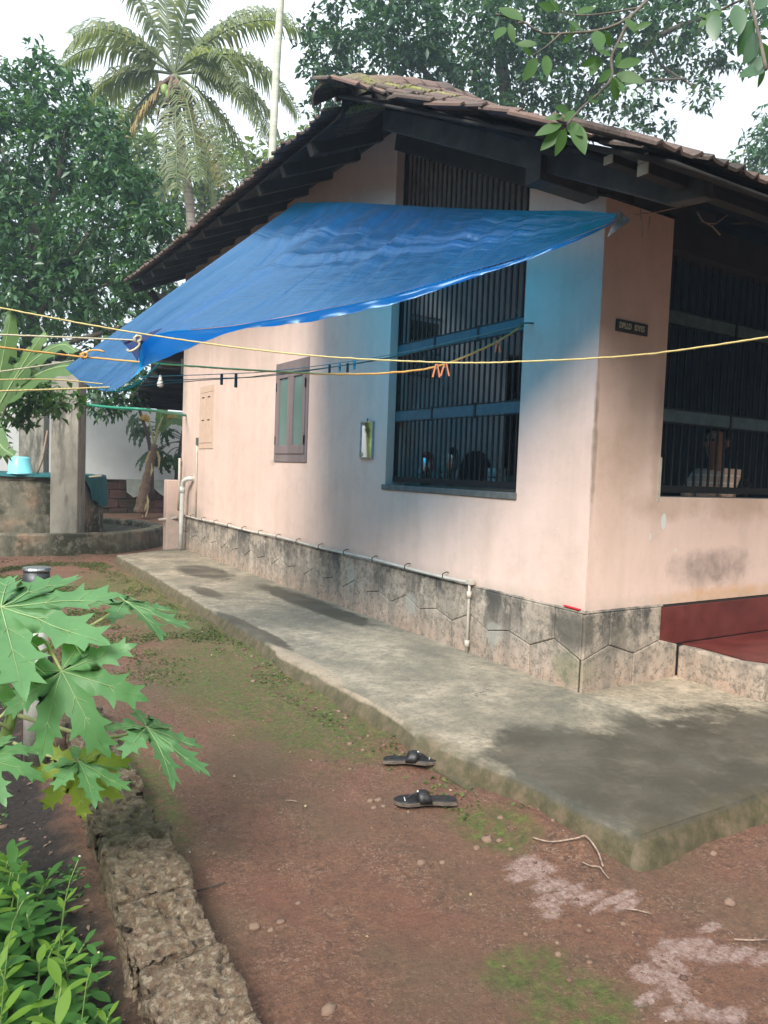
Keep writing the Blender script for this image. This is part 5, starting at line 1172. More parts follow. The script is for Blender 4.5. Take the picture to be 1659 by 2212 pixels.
LB2 = leaf_mesh('leaf', M['leaf_dark'], .44, .03, .10, 11, taper=1.1)
for i, (a, b_, c, d) in enumerate([(1560, 22, 1508, 55), (1555, 24, 1530, -12), (1590, 10, 1600, 70), (1620, 20, 1570, 60), (1625, 40, 1598, 120), (1635, 70, 1612, 135), (1640, 90, 1668, 150), (1648, 120, 1618, 165), (1640, 60, 1672, 40), (1525, 40, 1498, 20), (1540, 30, 1545, 85), (1600, -5, 1570, -40), (1650, 140, 1640, 190), (1652, 148, 1600, 160), (1630, 20, 1662, -10)]):
    put_leaf(LB2 if i % 3 else LB, 'leaf', at(a, b_, 3.05), at(c, d, 3.05+.05*math.sin(i*2.3)), -fw+rt*.5*math.sin(i*1.7)+Z*.5*math.cos(i*2.9), nb2_)

# ------------------------------------------------------------------ tree crowns
def leaves_block(B, Dv, L_, W_, rs, droop=.18):
    N = len(B); up_ = np.tile(np.array([[0, 0, 1.]]), (N, 1))+rs.normal(0, .45, (N, 3))
    S_ = np.cross(Dv, up_); S_ /= np.linalg.norm(S_, axis=1, keepdims=True)+1e-9; Nn = np.cross(S_, Dv)
    L_ = L_[:, None]; W_ = W_[:, None]
    mid = B+Dv*L_*.52; tip = B+Dv*L_-np.array([[0, 0, 1.]])*L_*droop
    V = np.stack([B, mid+S_*W_/2+Nn*W_*.16, mid, mid-S_*W_/2+Nn*W_*.16, tip], 1).reshape(-1, 3)
    i = np.arange(N)[:, None]*5
    F = np.concatenate([i+np.array([[0, 2, 1]]), i+np.array([[0, 3, 2]]), i+np.array([[1, 2, 4]]), i+np.array([[2, 3, 4]])], 1).reshape(-1, 3)
    return V, F
def crown(name, clumps, per, leafL, mat, parent, seed, aspect=.36, rosette=7, zsq=.8, shell=.55):
    rs = np.random.RandomState(seed); Bs = []; Ds = []
    for (px, py, D, rpx, dens) in clumps:
        c = np.array(tuple(at(px, py, D))); r_ = rpx*D/FPX; n = int(per*dens*(rpx/100.)**2)+3
        u = rs.normal(0, 1, (n, 3)); u /= np.linalg.norm(u, axis=1, keepdims=True)
        rad = r_*(shell+(1-shell)*rs.rand(n, 1)**.7)*(1+.22*np.sin(u[:, :1]*7+px)*np.cos(u[:, 2:]*6+py))
        P_ = c+u*rad*np.array([[1, 1, zsq]])
        for k in range(rosette):
            ang = 2*math.pi*k/rosette+rs.rand(n)*1.2; ax_ = u*.7+np.array([[0, 0, .35]])+rs.normal(0, .35, (n, 3)); ax_ /= np.linalg.norm(ax_, axis=1, keepdims=True)
            t1 = np.cross(ax_, rs.normal(0, 1, (n, 3))*0+np.array([[.3, .5, .81]])); t1 /= np.linalg.norm(t1, axis=1, keepdims=True)+1e-9; t2 = np.cross(ax_, t1)
            op = (.75+.7*rs.rand(n))[:, None]
            d = t1*np.cos(ang)[:, None]*op+t2*np.sin(ang)[:, None]*op+ax_*.45; d /= np.linalg.norm(d, axis=1, keepdims=True)
            Bs.append(P_+rs.normal(0, leafL*.25, (n, 3))); Ds.append(d)
    B = np.concatenate(Bs); Dv = np.concatenate(Ds); L_ = leafL*(.65+.6*rs.rand(len(B)))
    V, F = leaves_block(B, Dv, L_, L_*aspect*(.8+.4*rs.rand(len(B))), rs)
    return npmesh(name, V, F, mat, parent=parent), len(B)
def limbs(parent, segs, mt='bark', first='trunk'):
    for k, (pts, ra, rb) in enumerate(segs):
        P_ = catmull([at(*p) for p in pts], 14); P_ = [p+Vector((noise.noise(p*1.3), noise.noise(p*1.3+Vector((5, 0, 0))), 0))*.06 for p in P_]
        b = MB(); b.tube(P_, [ra+(rb-ra)*i/14 for i in range(15)], 8); b.build(first if k == 0 else 'limb', M[mt], parent, smooth=True)
tot = 0
t1 = thing('cashew_tree', 'broad dark leaved tree filling the left side behind the washing lines', 'tree', (at(120, 1000, 13.5).x, at(120, 1000, 13.5).y, 0))
limbs(t1, [([(60, 1010, 14), (75, 800, 14), (70, 640, 13.8), (72, 480, 13.6)], .17, .08), ([(72, 560, 13.6), (120, 400, 13.3), (150, 260, 13)], .07, .03), ([(72, 700, 13.8), (180, 520, 13.2), (230, 490, 13)], .06, .025), ([(230, 490, 13), (300, 470, 12.8), (340, 460, 12.6)], .03, .015), ([(75, 760, 13.6), (220, 720, 13), (360, 670, 12.5)], .055, .03), ([(100, 470, 13.4), (30, 380, 13.4), (-30, 250, 13.4)], .06, .02), ([(130, 640, 13.4), (240, 610, 12.9), (330, 560, 12.6)], .04, .02), ([(190, 690, 13.4), (300, 740, 13.), (330, 770, 12.6)], .02, .012)])
_, n = crown('crown', [(40, 330, 13.4, 130, 1), (160, 330, 13.2, 110, 1), (250, 420, 12.8, 90, 1), (60, 500, 13.4, 130, 1), (200, 540, 13.0, 120, .9), (320, 520, 12.6, 72, 1), (340, 470, 12.6, 45, 1), (310, 600, 12.6, 70, .8), (90, 640, 13.2, 120, 1), (230, 650, 13.0, 80, .6), (-40, 420, 13.4, 130, 1), (-30, 620, 13.4, 120, 1), (20, 210, 13.6, 85, 1), (120, 230, 13.4, 75, 1), (200, 270, 13.2, 62, 1), (85, 120, 13.6, 26, 1), (95, 160, 13.6, 40, .9), (230, 340, 12.9, 60, 1), (300, 405, 12.8, 45, 1), (165, 175, 13.4, 26, 1), (340, 700, 12.2, 45, .6), (270, 740, 12.4, 30, .6), (-60, 240, 13.6, 80, 1)], 165, .175, M['leaf_dark'], t1, 11)
tot += n
t2 = thing('shade_tree', 'dense darker tree standing behind the well, seen through the cashew leaves', 'tree', (-4, 17.5, 0))
limbs(t2, [([(-40, 1000, 18), (-30, 700, 18), (20, 400, 18)], .2, .1), ([(200, 1000, 18), (210, 760, 18), (190, 500, 18)], .12, .06)])
_, n = crown('crown', [(60, 420, 18, 190, .8), (230, 560, 18, 150, .8), (60, 640, 18, 170, .8), (-40, 520, 18, 180, .8), (300, 650, 17.5, 90, .6), (330, 580, 17.5, 80, .7), (200, 690, 17.5, 90, .7), (30, 760, 17, 90, .7), (130, 740, 17, 80, .6)], 80, .26, M['leaf_jack'], t2, 12, zsq=.9, shell=.2)
tot += n
t3 = thing('jackfruit_tree', 'large glossy leaved tree rising behind the tiled roof', 'tree', (at(1150, 1000, 17).x, at(1150, 1000, 17).y, 0))
limbs(t3, [([(1130, 1000, 17), (1120, 600, 17), (1100, 300, 16.5), (1080, 100, 16)], .28, .12), ([(1115, 420, 16.8), (1260, 220, 16), (1400, 90, 15.5), (1560, 20, 15)], .12, .04), ([(1110, 380, 16.8), (960, 200, 16), (850, 80, 15.5)], .12, .04), ([(1260, 220, 16), (1350, 180, 15.5), (1480, 170, 15)], .06, .02), ([(1400, 90, 15.5), (1440, 150, 15.2), (1500, 190, 15)], .04, .02)])
CJ = []
rj = random.Random(5)
for (px, py, r_, dn) in ((700, 120, 62, 1), (720, 190, 60, 1), (690, 60, 40, 1), (760, 40, 70, 1), (800, 120, 90, 1.1), (780, 220, 60, 1), (880, 60, 100, 1.2), (900, 170, 90, 1.1), (1000, 80, 110, 1.2), (1000, 190, 80, 1.1), (1090, 140, 90, 1.1), (1130, 40, 110, 1.2), (1100, 230, 60, .9), (1190, 170, 85, .9), (1240, 60, 100, 1), (1290, 150, 80, .8), (1340, 50, 90, .9), (1290, 240, 60, .6), (1360, 200, 60, .55), (1400, 250, 50, .5), (1420, 130, 70, .6), (1450, 60, 80, .7), (1500, 150, 60, .55), (1520, 210, 40, .5), (1540, 90, 70, .6), (1600, 40, 70, .6), (1620, 120, 50, .4), (1440, 285, 22, .5), (1350, 290, 35, .5), (850, -30, 90, 1), (1050, -40, 100, 1), (1300, -40, 100, .9), (1500, -30, 90, .7), (1210, 260, 50, .6), (1660, -10, 60, .6), (980, 260, 40, .8), (670, 150, 22, 1), (668, 235, 20, 1)):
    CJ.append((px, py, 15.5+rj.uniform(-.8, .8), r_, dn))
_, n = crown('crown', CJ, 185, .165, M['leaf_jack'], t3, 13, aspect=.46, rosette=6, shell=.45)
tot += n
t4 = thing('far_tree', 'yellow green sunlit tree far behind the coconut palm', 'tree', (at(420, 1000, 26).x, at(420, 1000, 26).y, 0))
limbs(t4, [([(420, 1000, 26), (430, 700, 26), (440, 400, 26)], .2, .1)])
_, n = crown('crown', [(270, 300, 26, 60, 1), (330, 360, 26, 70, 1), (410, 420, 26, 80, 1), (500, 400, 26, 80, 1), (590, 360, 25, 60, 1), (650, 310, 24, 38, .9), (640, 370, 24, 50, 1), (460, 330, 27, 60, .8), (350, 470, 26, 70, 1), (250, 400, 26, 60, .8), (240, 230, 27, 30, .7), (300, 230, 27, 32, .7), (540, 480, 25, 60, 1)], 230, .30, M['leaf_far'], t4, 14, aspect=.42)
tot += n
t5 = thing('far_tree', 'green tree low on the right edge beyond the roof', 'tree', (at(1700, 1000, 20).x, at(1700, 1000, 20).y, 0))
limbs(t5, [([(1760, 1000, 20), (1740, 700, 20), (1700, 420, 20)], .2, .1)])
_, n = crown('crown', [(1650, 300, 20, 45, .7), (1620, 350, 20, 42, .8), (1670, 370, 20, 60, 1), (1700, 300, 20, 60, .9), (1655, 245, 20, 22, .6), (1590, 370, 20, 22, .6)], 190, .22, M['leaf_dark'], t5, 15)
tot += n
t6 = thing('dark_shrub_tree', 'dark foliage clump between the well and the lean-to roof', 'tree', (at(300, 1000, 14).x, 13.8, .3))
limbs(t6, [([(330, 1080, 16.6), (320, 950, 16.4), (290, 850, 16)], .05, .03)])
_, n = crown('crown', [(230, 860, 13.5, 40, .9), (270, 850, 13.5, 45, .9), (240, 800, 13.5, 40, .9), (300, 820, 13.5, 40, .8), (210, 890, 13.3, 20, .6), (255, 885, 13.3, 22, .5)], 200, .17, M['leaf_dark'], t6, 16)
tot += n
t7 = thing('leafy_shrub', 'bright shrub with small leaves at the left edge behind the ropes', 'shrub', (at(60, 1010, 9.5).x, at(60, 1010, 9.5).y, 0))
limbs(t7, [([(-30, 1180, 10.6), (-20, 1000, 10.4), (20, 860, 10)], .03, .015)], first='stem')
_, n = crown('crown', [(20, 870, 10.3, 50, .9), (80, 850, 10.3, 45, .9), (110, 870, 10.3, 40, .8), (30, 830, 10.3, 55, .8), (150, 860, 10.4, 30, .8), (10, 920, 10.2, 30, .8), (-20, 960, 10, 40, .8), (60, 900, 10.3, 25, .6)], 120, .15, M['leaf_bright'], t7, 17, aspect=.45)
tot += n
print('leaves', tot)

# ------------------------------------------------------------------ palms
def frond(base, d0, L_, mat, parent, seed, droop=1., leafl=.62, npair=60, hang=.8):
    rg = np.random.RandomState(seed); pts = [Vector(base)]; d = Vector(d0).normalized(); n = 26; st_ = L_/n
    for k in range(n):
        d = (d+Vector((0, 0, -1))*(.018+.10*(k/n))*droop).normalized(); pts.append(pts[-1]+d*st_)
    b = MB(); b.tube(pts, [.035*(1-.85*i/n) for i in range(n+1)], 5)
    V = [tuple(v) for v in b.v]; F = list(b.f); F = [f for f in F if len(f) == 4]
    for k in range(npair):
        t_ = .16+.84*k/npair; i = min(n-1, int(t_*n)); p = pts[i].lerp(pts[i+1], t_*n-i); dd = (pts[i+1]-pts[i]).normalized()
        sd_ = dd.cross(Z); 
        if sd_.length < .15: sd_ = dd.cross(rt)
        sd_.normalize(); ll = leafl*(math.sin(math.pi*(.12+.80*t_))**.6)*(.85+.3*rg.rand())
        for s_ in (-1, 1):
            if rg.rand() < .06: continue
            a = (sd_*s_*1.0+dd*.55+Vector((0, 0, .25-.5*rg.rand()))).normalized(); e1 = p+a*ll*.45; e2 = e1+(a+Vector((0, 0, -1.2*hang*(.6+.8*rg.rand())))).normalized()*ll*.55
            w_ = (dd*.028+Vector((0, 0, .008))); q_ = len(V)
            V += [tuple(p-w_*.5), tuple(p+w_*.5), tuple(e1+w_), tuple(e1-w_), tuple(e2+w_*.25), tuple(e2-w_*.25)]
            F += [(q_, q_+1, q_+2, q_+3), (q_+3, q_+2, q_+4, q_+5)]
    npmesh('frond', V, F, mat, parent=parent)
pc0 = at(376, 165, 17.0)
cp = thing('coconut_palm', 'coconut palm with drooping fronds behind the left slope of the roof', 'palm', (at(425, 1000, 17).x, at(425, 1000, 17).y, 0))
P_ = catmull([at(432, 1020, 17), at(425, 700, 17), at(413, 480, 17), at(402, 380, 17), (at(383, 260, 17)), pc0], 40)
b = MB(); b.tube(P_, [(.125-.03*i/40)*(1+.05*(i % 2)) for i in range(41)], 12); b.build('trunk', M['palm_bark'], cp, smooth=True)
FR = [(97, .1, 3.4, .35), (75, -.3, 3.6, .5), (60, .3, 3.6, .8), (48, .0, 3.7, 1.0), (36, .5, 3.5, 1.2), (24, -.4, 3.4, 1.3), (8, .0, 3.4, 1.35), (-6, -.8, 3.4, 1.1), (-30, .3, 3.3, 1.0), (-52, -.5, 3.2, .8), (-66, .4, 3.2, .6), (-84, -.4, 2.9, .4), (-60, -1.2, 3.4, .9), (-100, .3, 3., .4), (-128, -.4, 2.8, .7), (-150, .2, 2.9, .9), (172, -.3, 2.6, 1.1), (160, .4, 2.8, 1.2), (146, -.2, 2.9, 1.0), (128, .2, 3.2, .8), (112, -.4, 3.4, .6), (-40, -1.0, 3.6, 1.1), (18, -1.2, 3.0, 1.3), (140, -1.2, 2.8, 1.2), (85, 1., 3.4, .6), (40, 1.4, 3.4, 1.)]
for k, (th, dz, L_, dr) in enumerate(FR):
    d = rt*math.cos(R(th))+up*math.sin(R(th))+fw*dz*.6
    dry = k in (9, 14) 
    frond(pc0+Vector((0, 0, .05)), d, L_, M['leaf_palm_dry'] if dry else M['leaf_palm'], cp, 100+k, dr, hang=.9)
for k in range(12):
    a = k*.52; c = pc0+Vector((math.cos(a)*.28, math.sin(a)*.28, -.32-.12*(k % 3)))
    b = MB(); V_, F_ = blob(c, (.11, .11, .14), 10, 7); b.add(V_, F_); b.build('coconut', M['stem_green'] if k % 3 else M['dry_brown'], cp, smooth=True)
for k in range(9):
    a = k*.7; b = MB(); c = pc0+Vector((math.cos(a)*.12, math.sin(a)*.12, -.1)); b.tube([c, c+Vector((math.cos(a)*.25, math.sin(a)*.25, -.25)), c+Vector((math.cos(a)*.38, math.sin(a)*.38, -.8))], [.05, .04, .012], 6); b.build('dead_sheath', M['dry_brown'], cp, smooth=True)
ap = thing('areca_palm', 'slender pale areca palm trunk behind the roof slope', 'palm', (at(570, 1000, 15).x, at(570, 1000, 15).y, 0))
P_ = catmull([at(572, 1000, 15), at(580, 500, 15), at(588, 330, 15), at(597, 150, 15), at(606, 0, 15), at(612, -120, 15)], 30)
b = MB(); b.tube(P_, [.085-.012*i/30 for i in range(31)], 10); b.build('trunk', M['areca_bark'], ap, smooth=True)
for k, (th, dz) in enumerate(((35, .3), (70, -.4), (130, .3), (10, -.5), (160, -.2))):
    frond(P_[-1], rt*math.cos(R(th))+up*math.sin(R(th))+fw*dz, 2.0, M['leaf_palm'], ap, 300+k, 1.6, .45, 30)

# ------------------------------------------------------------------ banana plants
def banana_leaf(pts, w_, parent, mat=None, nrm=None, torn=.0, seed=0, curl=.25):
    P_ = catmull(pts, 16); V = []; F = []; n = 16; rg = random.Random(seed)
    for i, p in enumerate(P_):
        t_ = i/n; d = (P_[min(i+1, n)]-P_[max(i-1, 0)]).normalized(); nn = Vector(nrm or -fw); s_ = d.cross(nn).normalized(); nn = s_.cross(d)
        hw = w_/2*(math.sin(math.pi*(.06+.90*t_))**.5); wv = .02*math.sin(i*2.2)
        for k in (-1, -.5, 0, .5, 1): V.append(tuple(p+s_*hw*k-nn*(abs(k)**1.5*hw*curl+wv*abs(k))))
    for i in range(n):
        for k in range(4):
            if torn and rg.random() < torn and k in (0, 3): continue
            F.append((i*5+k, i*5+k+1, (i+1)*5+k+1, (i+1)*5+k))
    o = npmesh('leaf', V, F, mat or M['leaf_banana'], smooth=True, parent=parent)
    b = MB(); b.tube([Vector(p)-Vector((0, 0, .0)) for p in P_], [.014*(1-.7*i/n) for i in range(n+1)], 5); b.build('midrib', M['vein'], o, smooth=True)
ba = thing('banana_plant', 'big leaved banana clump at the left edge behind the ropes', 'banana plant', (at(-30, 1000, 9.6).x, at(-30, 1000, 9.6).y, 0))
b = MB(); b.tube([at(-40, 1230, 9.4), at(-30, 1000, 9.5), at(-10, 880, 9.5)], [.11, .09, .06], 10); b.build('pseudostem', M['stem_green'], ba, smooth=True)
for k, (pts, w_) in enumerate((([(-15, 890, 9.5), (5, 780, 9.3), (22, 690, 9.1), (20, 670, 9.0)], .34), ([(-10, 880, 9.5), (60, 790, 9.2), (130, 745, 9.), (165, 760, 8.9)], .26), ([(-10, 880, 9.5), (80, 810, 9.2), (150, 790, 9.), (215, 800, 8.9)], .30), ([(-10, 885, 9.5), (-20, 780, 9.4), (-50, 700, 9.2)], .4), ([(-10, 890, 9.4), (30, 820, 9.3), (80, 740, 9.2), (100, 720, 9.2)], .24), ([(-20, 900, 9.3), (0, 960, 9.), (30, 985, 8.9)], .2))):
    banana_leaf([at(*p) for p in pts], w_, ba, nrm=-fw+Z*.7+rt*.3*math.sin(k*2), seed=k, torn=.06)
def pj(px, py, y=13.3): return on(px, py, 1, y)
bb = thing('banana_plant', 'young banana plant with a brown dried stem before the white wall', 'banana plant', pj(302, 1103))
b = MB(); P_ = catmull([pj(300, 1108), pj(306, 1085), pj(321, 1019), pj(329, 985), pj(334, 960)], 20); b.tube(P_, [.13-.06*i/20+.008*math.sin(i*2.) for i in range(21)], 12); b.build('pseudostem', M['dry_brown'], bb, smooth=True)
for k in range(9):
    t_ = rng.uniform(.2, .95); p = P_[int(t_*20)]; a = rng.uniform(-1.4, 1.4); o_ = rt*math.sin(a)*.09-fw*.09*math.cos(a); b = MB(); q0 = p+o_; q1 = q0+rt*math.sin(a)*.05+Vector((0, 0, -.15)); q2 = q0+Vector((0, 0, -.38))+rt*rng.uniform(-.05, .05)
    m = MB(); m.add([q0-rt*.02, q0+rt*.02, q1+rt*.03, q1-rt*.03, q2+rt*.008, q2-rt*.008], [(0, 1, 2, 3), (3, 2, 4, 5)]); m.build('dry_sheath', M['litter'], bb)
for k, (a, w_, mt) in enumerate((([(334, 960), (338, 935), (345, 915), (350, 880), (360, 840)], .26, 'leaf_banana'), ([(334, 960), (345, 930), (362, 905), (392, 905), (420, 925)], .34, 'leaf_banana'), ([(333, 962), (328, 935), (322, 910), (312, 900), (304, 905)], .16, 'leaf_yellow'), ([(334, 960), (340, 930), (352, 900), (370, 895), (385, 912)], .18, 'leaf_yellow'))):
    if mt == 'leaf_yellow' and mt not in M: M[mt] = leafmat('orange_dying_leaf', (.45, .25, .05), (.6, .36, .08), None, .2, .7)
    P2 = [pj(*p) for p in a]; b = MB(); b.tube(catmull(P2[:3], 8), .022, 6); b.build('petiole', M['petiole'], bb, smooth=True)
    banana_leaf(P2[1:] if k < 2 else P2[2:], w_, bb, M[mt], nrm=-fw+Z*.6, seed=k)

# ------------------------------------------------------------------ papaya leaves
def papaya_leaf_mesh(name, mat, seed=0, droop=.25, ragged=1.):
    rg = random.Random(seed); V = []; F = []
    lobes = [(0, 1.), (42, .93), (-42, .95), (84, .78), (-84, .80), (126, .60), (-126, .58)]
    prof = [(.15, .15, .055), (.30, .30, .112), (.42, .43, .160), (.49, .51, .128), (.55, .60, .150), (.61, .70, .225), (.67, .685, .118), (.75, .78, .105), (.82, .90, .155), (.86, .865, .06), (.93, .94, .035), (1.0, 1.0, .0)]
    def P3(x, y):
        r_ = math.hypot(x, y); return (x, y, -droop*r_*r_+.045*math.sin(x*6+seed*2+y*4)*r_+.012*math.sin(x*19+y*23+seed))
    for (ang, L_) in lobes:
        a = R(ang); ca, sa = math.cos(a), math.sin(a); L_ *= rg.uniform(.94, 1.05); c0 = len(V); n = len(prof)
        V.append(P3(0, 0))
        jit = {-1: rg.uniform(.9, 1.1), 1: rg.uniform(.9, 1.1)}; dt = {-1: rg.uniform(-.03, .03), 1: rg.uniform(-.03, .03)}
        for (tc, ts_, w_) in prof:
            for s_ in (-1, 0, 1):
                if s_ == 0: xx_, yy2 = tc*L_, 0
                else: xx_ = (ts_+(dt[s_] if .5 < ts_ < .95 else 0))*L_; yy2 = s_*w_*(jit[s_] if ts_ > .55 else 1)*(L_ if ts_ > .44 else 1.)
                x2 = xx_*ca-yy2*sa; y2 = xx_*sa+yy2*ca; p = P3(x2, y2); V.append((p[0], p[1], p[2]+(.16*abs(yy2) if s_ else -.004)))
        for i in range(n-1):
            q_ = c0+1+i*3
            F += [(q_+1, q_, q_+3, q_+4), (q_+2, q_+1, q_+4, q_+5)]
        F += [(c0, c0+1, c0+2, c0+2), (c0, c0+2, c0+3, c0+3)]
    # webbing joining neighbouring lobes near the centre
    order = sorted(range(7), key=lambda i: lobes[i][0])
    stride = 1+len(prof)*3
    for a_, b_ in zip(order[:-1], order[1:]):
        ia = a_*stride+1; ib = b_*stride+1
        F += [(a_*stride, ia+2, ib, ib), (ia+2, ia+5, ib+3, ib), (ia+5, ia+8, ib+6, ib+3)]
    F = [tuple(dict.fromkeys(f)) for f in F]
    me = bpy.data.meshes.new(name); me.from_pydata(V, [], F); me.materials.append(mat); me.polygons.foreach_set('use_smooth', [True]*len(F)); me.update()
    # veins
    b = MB()
    for (ang, L_) in lobes:
        a = R(ang); pts = []
        for i in range(7):
            t_ = i/6*.92*L_; x2, y2 = t_*math.cos(a), t_*math.sin(a); p = P3(x2, y2); pts.append((p[0], p[1], p[2]+.002))
        b.tube(pts, [.0065*(1-.85*i/6) for i in range(7)], 5)
        for f_ in (.35, .62):
            for s_ in (-1, 1):
                t0, t1_ = f_*L_*.92, (f_+.22)*L_; pts = []
                for i in range(3):
                    t_ = t0+(t1_-t0)*i/2; w2 = s_*.18*L_*i/2; x2 = t_*math.cos(a)-w2*math.sin(a); y2 = t_*math.sin(a)+w2*math.cos(a); p = P3(x2, y2); pts.append((p[0], p[1], p[2]+.008))
                b.tube(pts, [.0026, .002, .001], 4)
    vm = b.mesh('vein', M['vein'], smooth=True)
    return me, vm
PLA = [papaya_leaf_mesh('leaf', M['leaf_papaya'], s_, dr) for s_, dr in ((1, .18), (2, .32), (3, .6))]
PLY = papaya_leaf_mesh('leaf', M['leaf_papaya_under'], 4, .55)
PLD = papaya_leaf_mesh('leaf', M['leaf_dark'], 5, .5)
def put_papaya(kind, base, main, nrm, size, parent, label=None):
    main = Vector(main).normalized(); s_ = Vector(nrm).cross(main).normalized(); n = main.cross(s_).normalized()
    m = Matrix((main*size, s_*size, n*size)).transposed().to_4x4()
    o = link('leaf', kind[0], parent); o.matrix_local = Matrix.Translation(Vector(base)-origin_of(parent)) @ m
    v = link('vein', kind[1], o)
    if label: o['label'] = label
pp = thing('papaya_plant', 'young papaya with large lobed leaves beside the white bore pipe', 'papaya plant', on(-40, 1800, 2, 0))
b = MB(); sp = [at(-60, 1800, 2.55), at(-25, 1690, 2.52), at(0, 1618, 2.5), at(20, 1567, 2.48), at(35, 1505, 2.46), at(47, 1458, 2.45), at(55, 1400, 2.44), at(52, 1370, 2.44)]
P_ = catmull(sp, 30); b.tube(P_, [.022-.006*i/30+.0008*(i % 3) for i in range(31)], 10); b.build('stem', M['stem_green'], pp, smooth=True)
def petiole(pts, r_=.006, mt='petiole'):
    b = MB(); b.tube(catmull([at(*p) for p in pts], 14), [r_*(1.25-.4*i/14) for i in range(15)], 7); b.build('petiole', M[mt], pp, smooth=True)
petiole([(52, 1392, 2.44), (35, 1350, 2.4), (5, 1318, 2.3)]); put_papaya(PLA[0], at(3, 1314, 2.28), rt*1.0-up*.16-fw*.25, up*.95-fw*.45, .40, pp)
petiole([(50, 1400, 2.44), (90, 1380, 2.35), (134, 1450, 2.22)], .005); put_papaya(PLA[1], at(134, 1450, 2.2), rt*.55-up*.80-fw*.30, -fw*.95+up*.42+rt*.12, .27, pp)
petiole([(56, 1427, 2.45), (140, 1382, 2.5), (220, 1338, 2.6), (269, 1302, 2.68)]); put_papaya(PLA[0], at(269, 1300, 2.68), rt*1.0-up*.30+fw*.1, up*.96+rt*.25-fw*.05, .27, pp)
petiole([(40, 1545, 2.47), (94, 1562, 2.44), (187, 1589, 2.4), (250, 1592, 2.38), (315, 1574, 2.36)]); put_papaya(PLA[0], at(315, 1572, 2.36), rt*.92-up*.50-fw*.05, up*.85+rt*.45+fw*.02, .27, pp)
petiole([(30, 1605, 2.48), (72, 1624, 2.42), (120, 1636, 2.36), (169, 1648, 2.3)], .005); put_papaya(PLA[0], at(169, 1646, 2.3), rt*.95-up*.33-fw*.1, up*.95-fw*.08+rt*.25, .20, pp)
put_papaya(PLY, at(165, 1654, 2.31), rt*.10-up*1.-fw*.12, -fw*.9-up*.15+rt*.2, .20, pp, 'yellowing underside of a drooping papaya leaf')
0 and put_papaya(PLA[1], at(86, 1318, 2.6), rt*.45-up*.75-fw*.35, up*.7-fw*.7, .26, pp)
petiole([(45, 1380, 2.44), (20, 1320, 2.4), (8, 1290, 2.4)], .005); put_papaya(PLA[0], at(8, 1290, 2.4), rt*.85+up*.15+fw*.4, up*.95-fw*.3, .20, pp)
petiole([(35, 1420, 2.44), (10, 1430, 2.4), (-30, 1405, 2.3)], .005); put_papaya(PLA[1], at(-25, 1400, 2.3), rt*.2-up*.9, -fw*.9+up*.4-rt*.3, .22, pp)
petiole([(30, 1515, 2.46), (5, 1545, 2.44), (-40, 1580, 2.4)], .005); petiole([(20, 1575, 2.46), (-5, 1560, 2.42), (-40, 1540, 2.4)], .005)
put_papaya(PLA[1], at(-40, 1640, 2.2), rt*.9-up*.1, up*.9-fw*.4, .18, pp)
p2_ = thing('papaya_tree', 'small dark papaya tree before the white wall at the house end', 'papaya tree', pj(379, 1035, 13.8))
b = MB(); b.tube([pj(379, 1060, 13.8), pj(386, 990, 13.8), pj(396, 930, 13.8)], [.06, .05, .04], 8); b.build('trunk', M['bark'], p2_, smooth=True)
for k, (a, c, mx, s_) in enumerate((((392, 945), (320, 930), (-1, -.3), .42), ((392, 950), (300, 925), (-1, -.6), .40), ((390, 955), (345, 975), (-.9, -.5), .36), ((390, 965), (352, 992), (-.4, -1), .35), ((388, 970), (375, 990), (.2, -1), .34), ((392, 940), (360, 930), (-.5, -.6), .36), ((392, 952), (318, 985), (-1, -.35), .38), ((394, 940), (290, 905), (-.8, -.7), .4))):
    A_ = pj(*a, 13.8); C_ = pj(*c, 13.6); b = MB(); b.tube(catmull([A_, A_.lerp(C_, .5)+Vector((0, 0, .08)), C_], 8), .011, 5); b.build('petiole', M['bark'], p2_, smooth=True)
    put_papaya(PLD, C_, rt*mx[0]+up*mx[1], -fw*.7+up*.7, s_, p2_)

# ------------------------------------------------------------------ weeds in the garden bed
LW = leaf_mesh('leaf', M['leaf_weed'], .42, .03, .2, 8, taper=.85); LW2 = leaf_mesh('leaf', M['leaf_weed'], .34, .03, .12, 8, taper=.8)
M['leaf_tip'] = leafmat('young_weed_leaf', (.12, .24, .03), (.22, .38, .06), None, .4, .5, .3)
LW3 = leaf_mesh('leaf', M['leaf_tip'], .36, .03, .1, 8, taper=.85)
rw = random.Random(21)
WS = []
while len(WS) < 34:
    g = on(rw.uniform(-60, 250), rw.uniform(1960, 2420), 2, .02)
    if g.x < -3.2 and all((g.x-q_[0])**2+(g.y-q_[1])**2 > .0045 for q_ in WS): WS.append((g.x, g.y))
for k in range(7):
    g = on(rw.uniform(-40, 120), rw.uniform(1900, 1990), 2, .02); WS.append((g.x, g.y))
desc = ['with upright pale tips', 'with drooping lower leaves', 'with broad dark leaves', 'with narrow leaves', 'with a bare thin stalk on top']
WS.sort(key=lambda q_: (Vector((q_[0], q_[1], 0))-Vector((CAMPOS.x, CAMPOS.y, 0))).length)
ORD = ['leftmost', 'second from the left', 'third from the left', 'fourth from the left', 'fifth from the left', 'sixth from the left', 'seventh from the left', 'rightmost']
rows_ = ['nearest row', 'second row', 'third row', 'fourth row', 'fifth row', 'farthest row']; NW = []
for r_ in range(6):
    rr_ = sorted(WS[r_*7:(r_+1)*7], key=lambda q_: (Vector((q_[0], q_[1], 0))-CAMPOS).dot(rt)/(Vector((q_[0], q_[1], 0))-CAMPOS).dot(fw))
    for i_, q_ in enumerate(rr_): NW.append((q_[0], q_[1], 'soft green bed weed, %s in the %s of weeds' % (ORD[7] if i_ == len(rr_)-1 else ORD[i_], rows_[r_])))
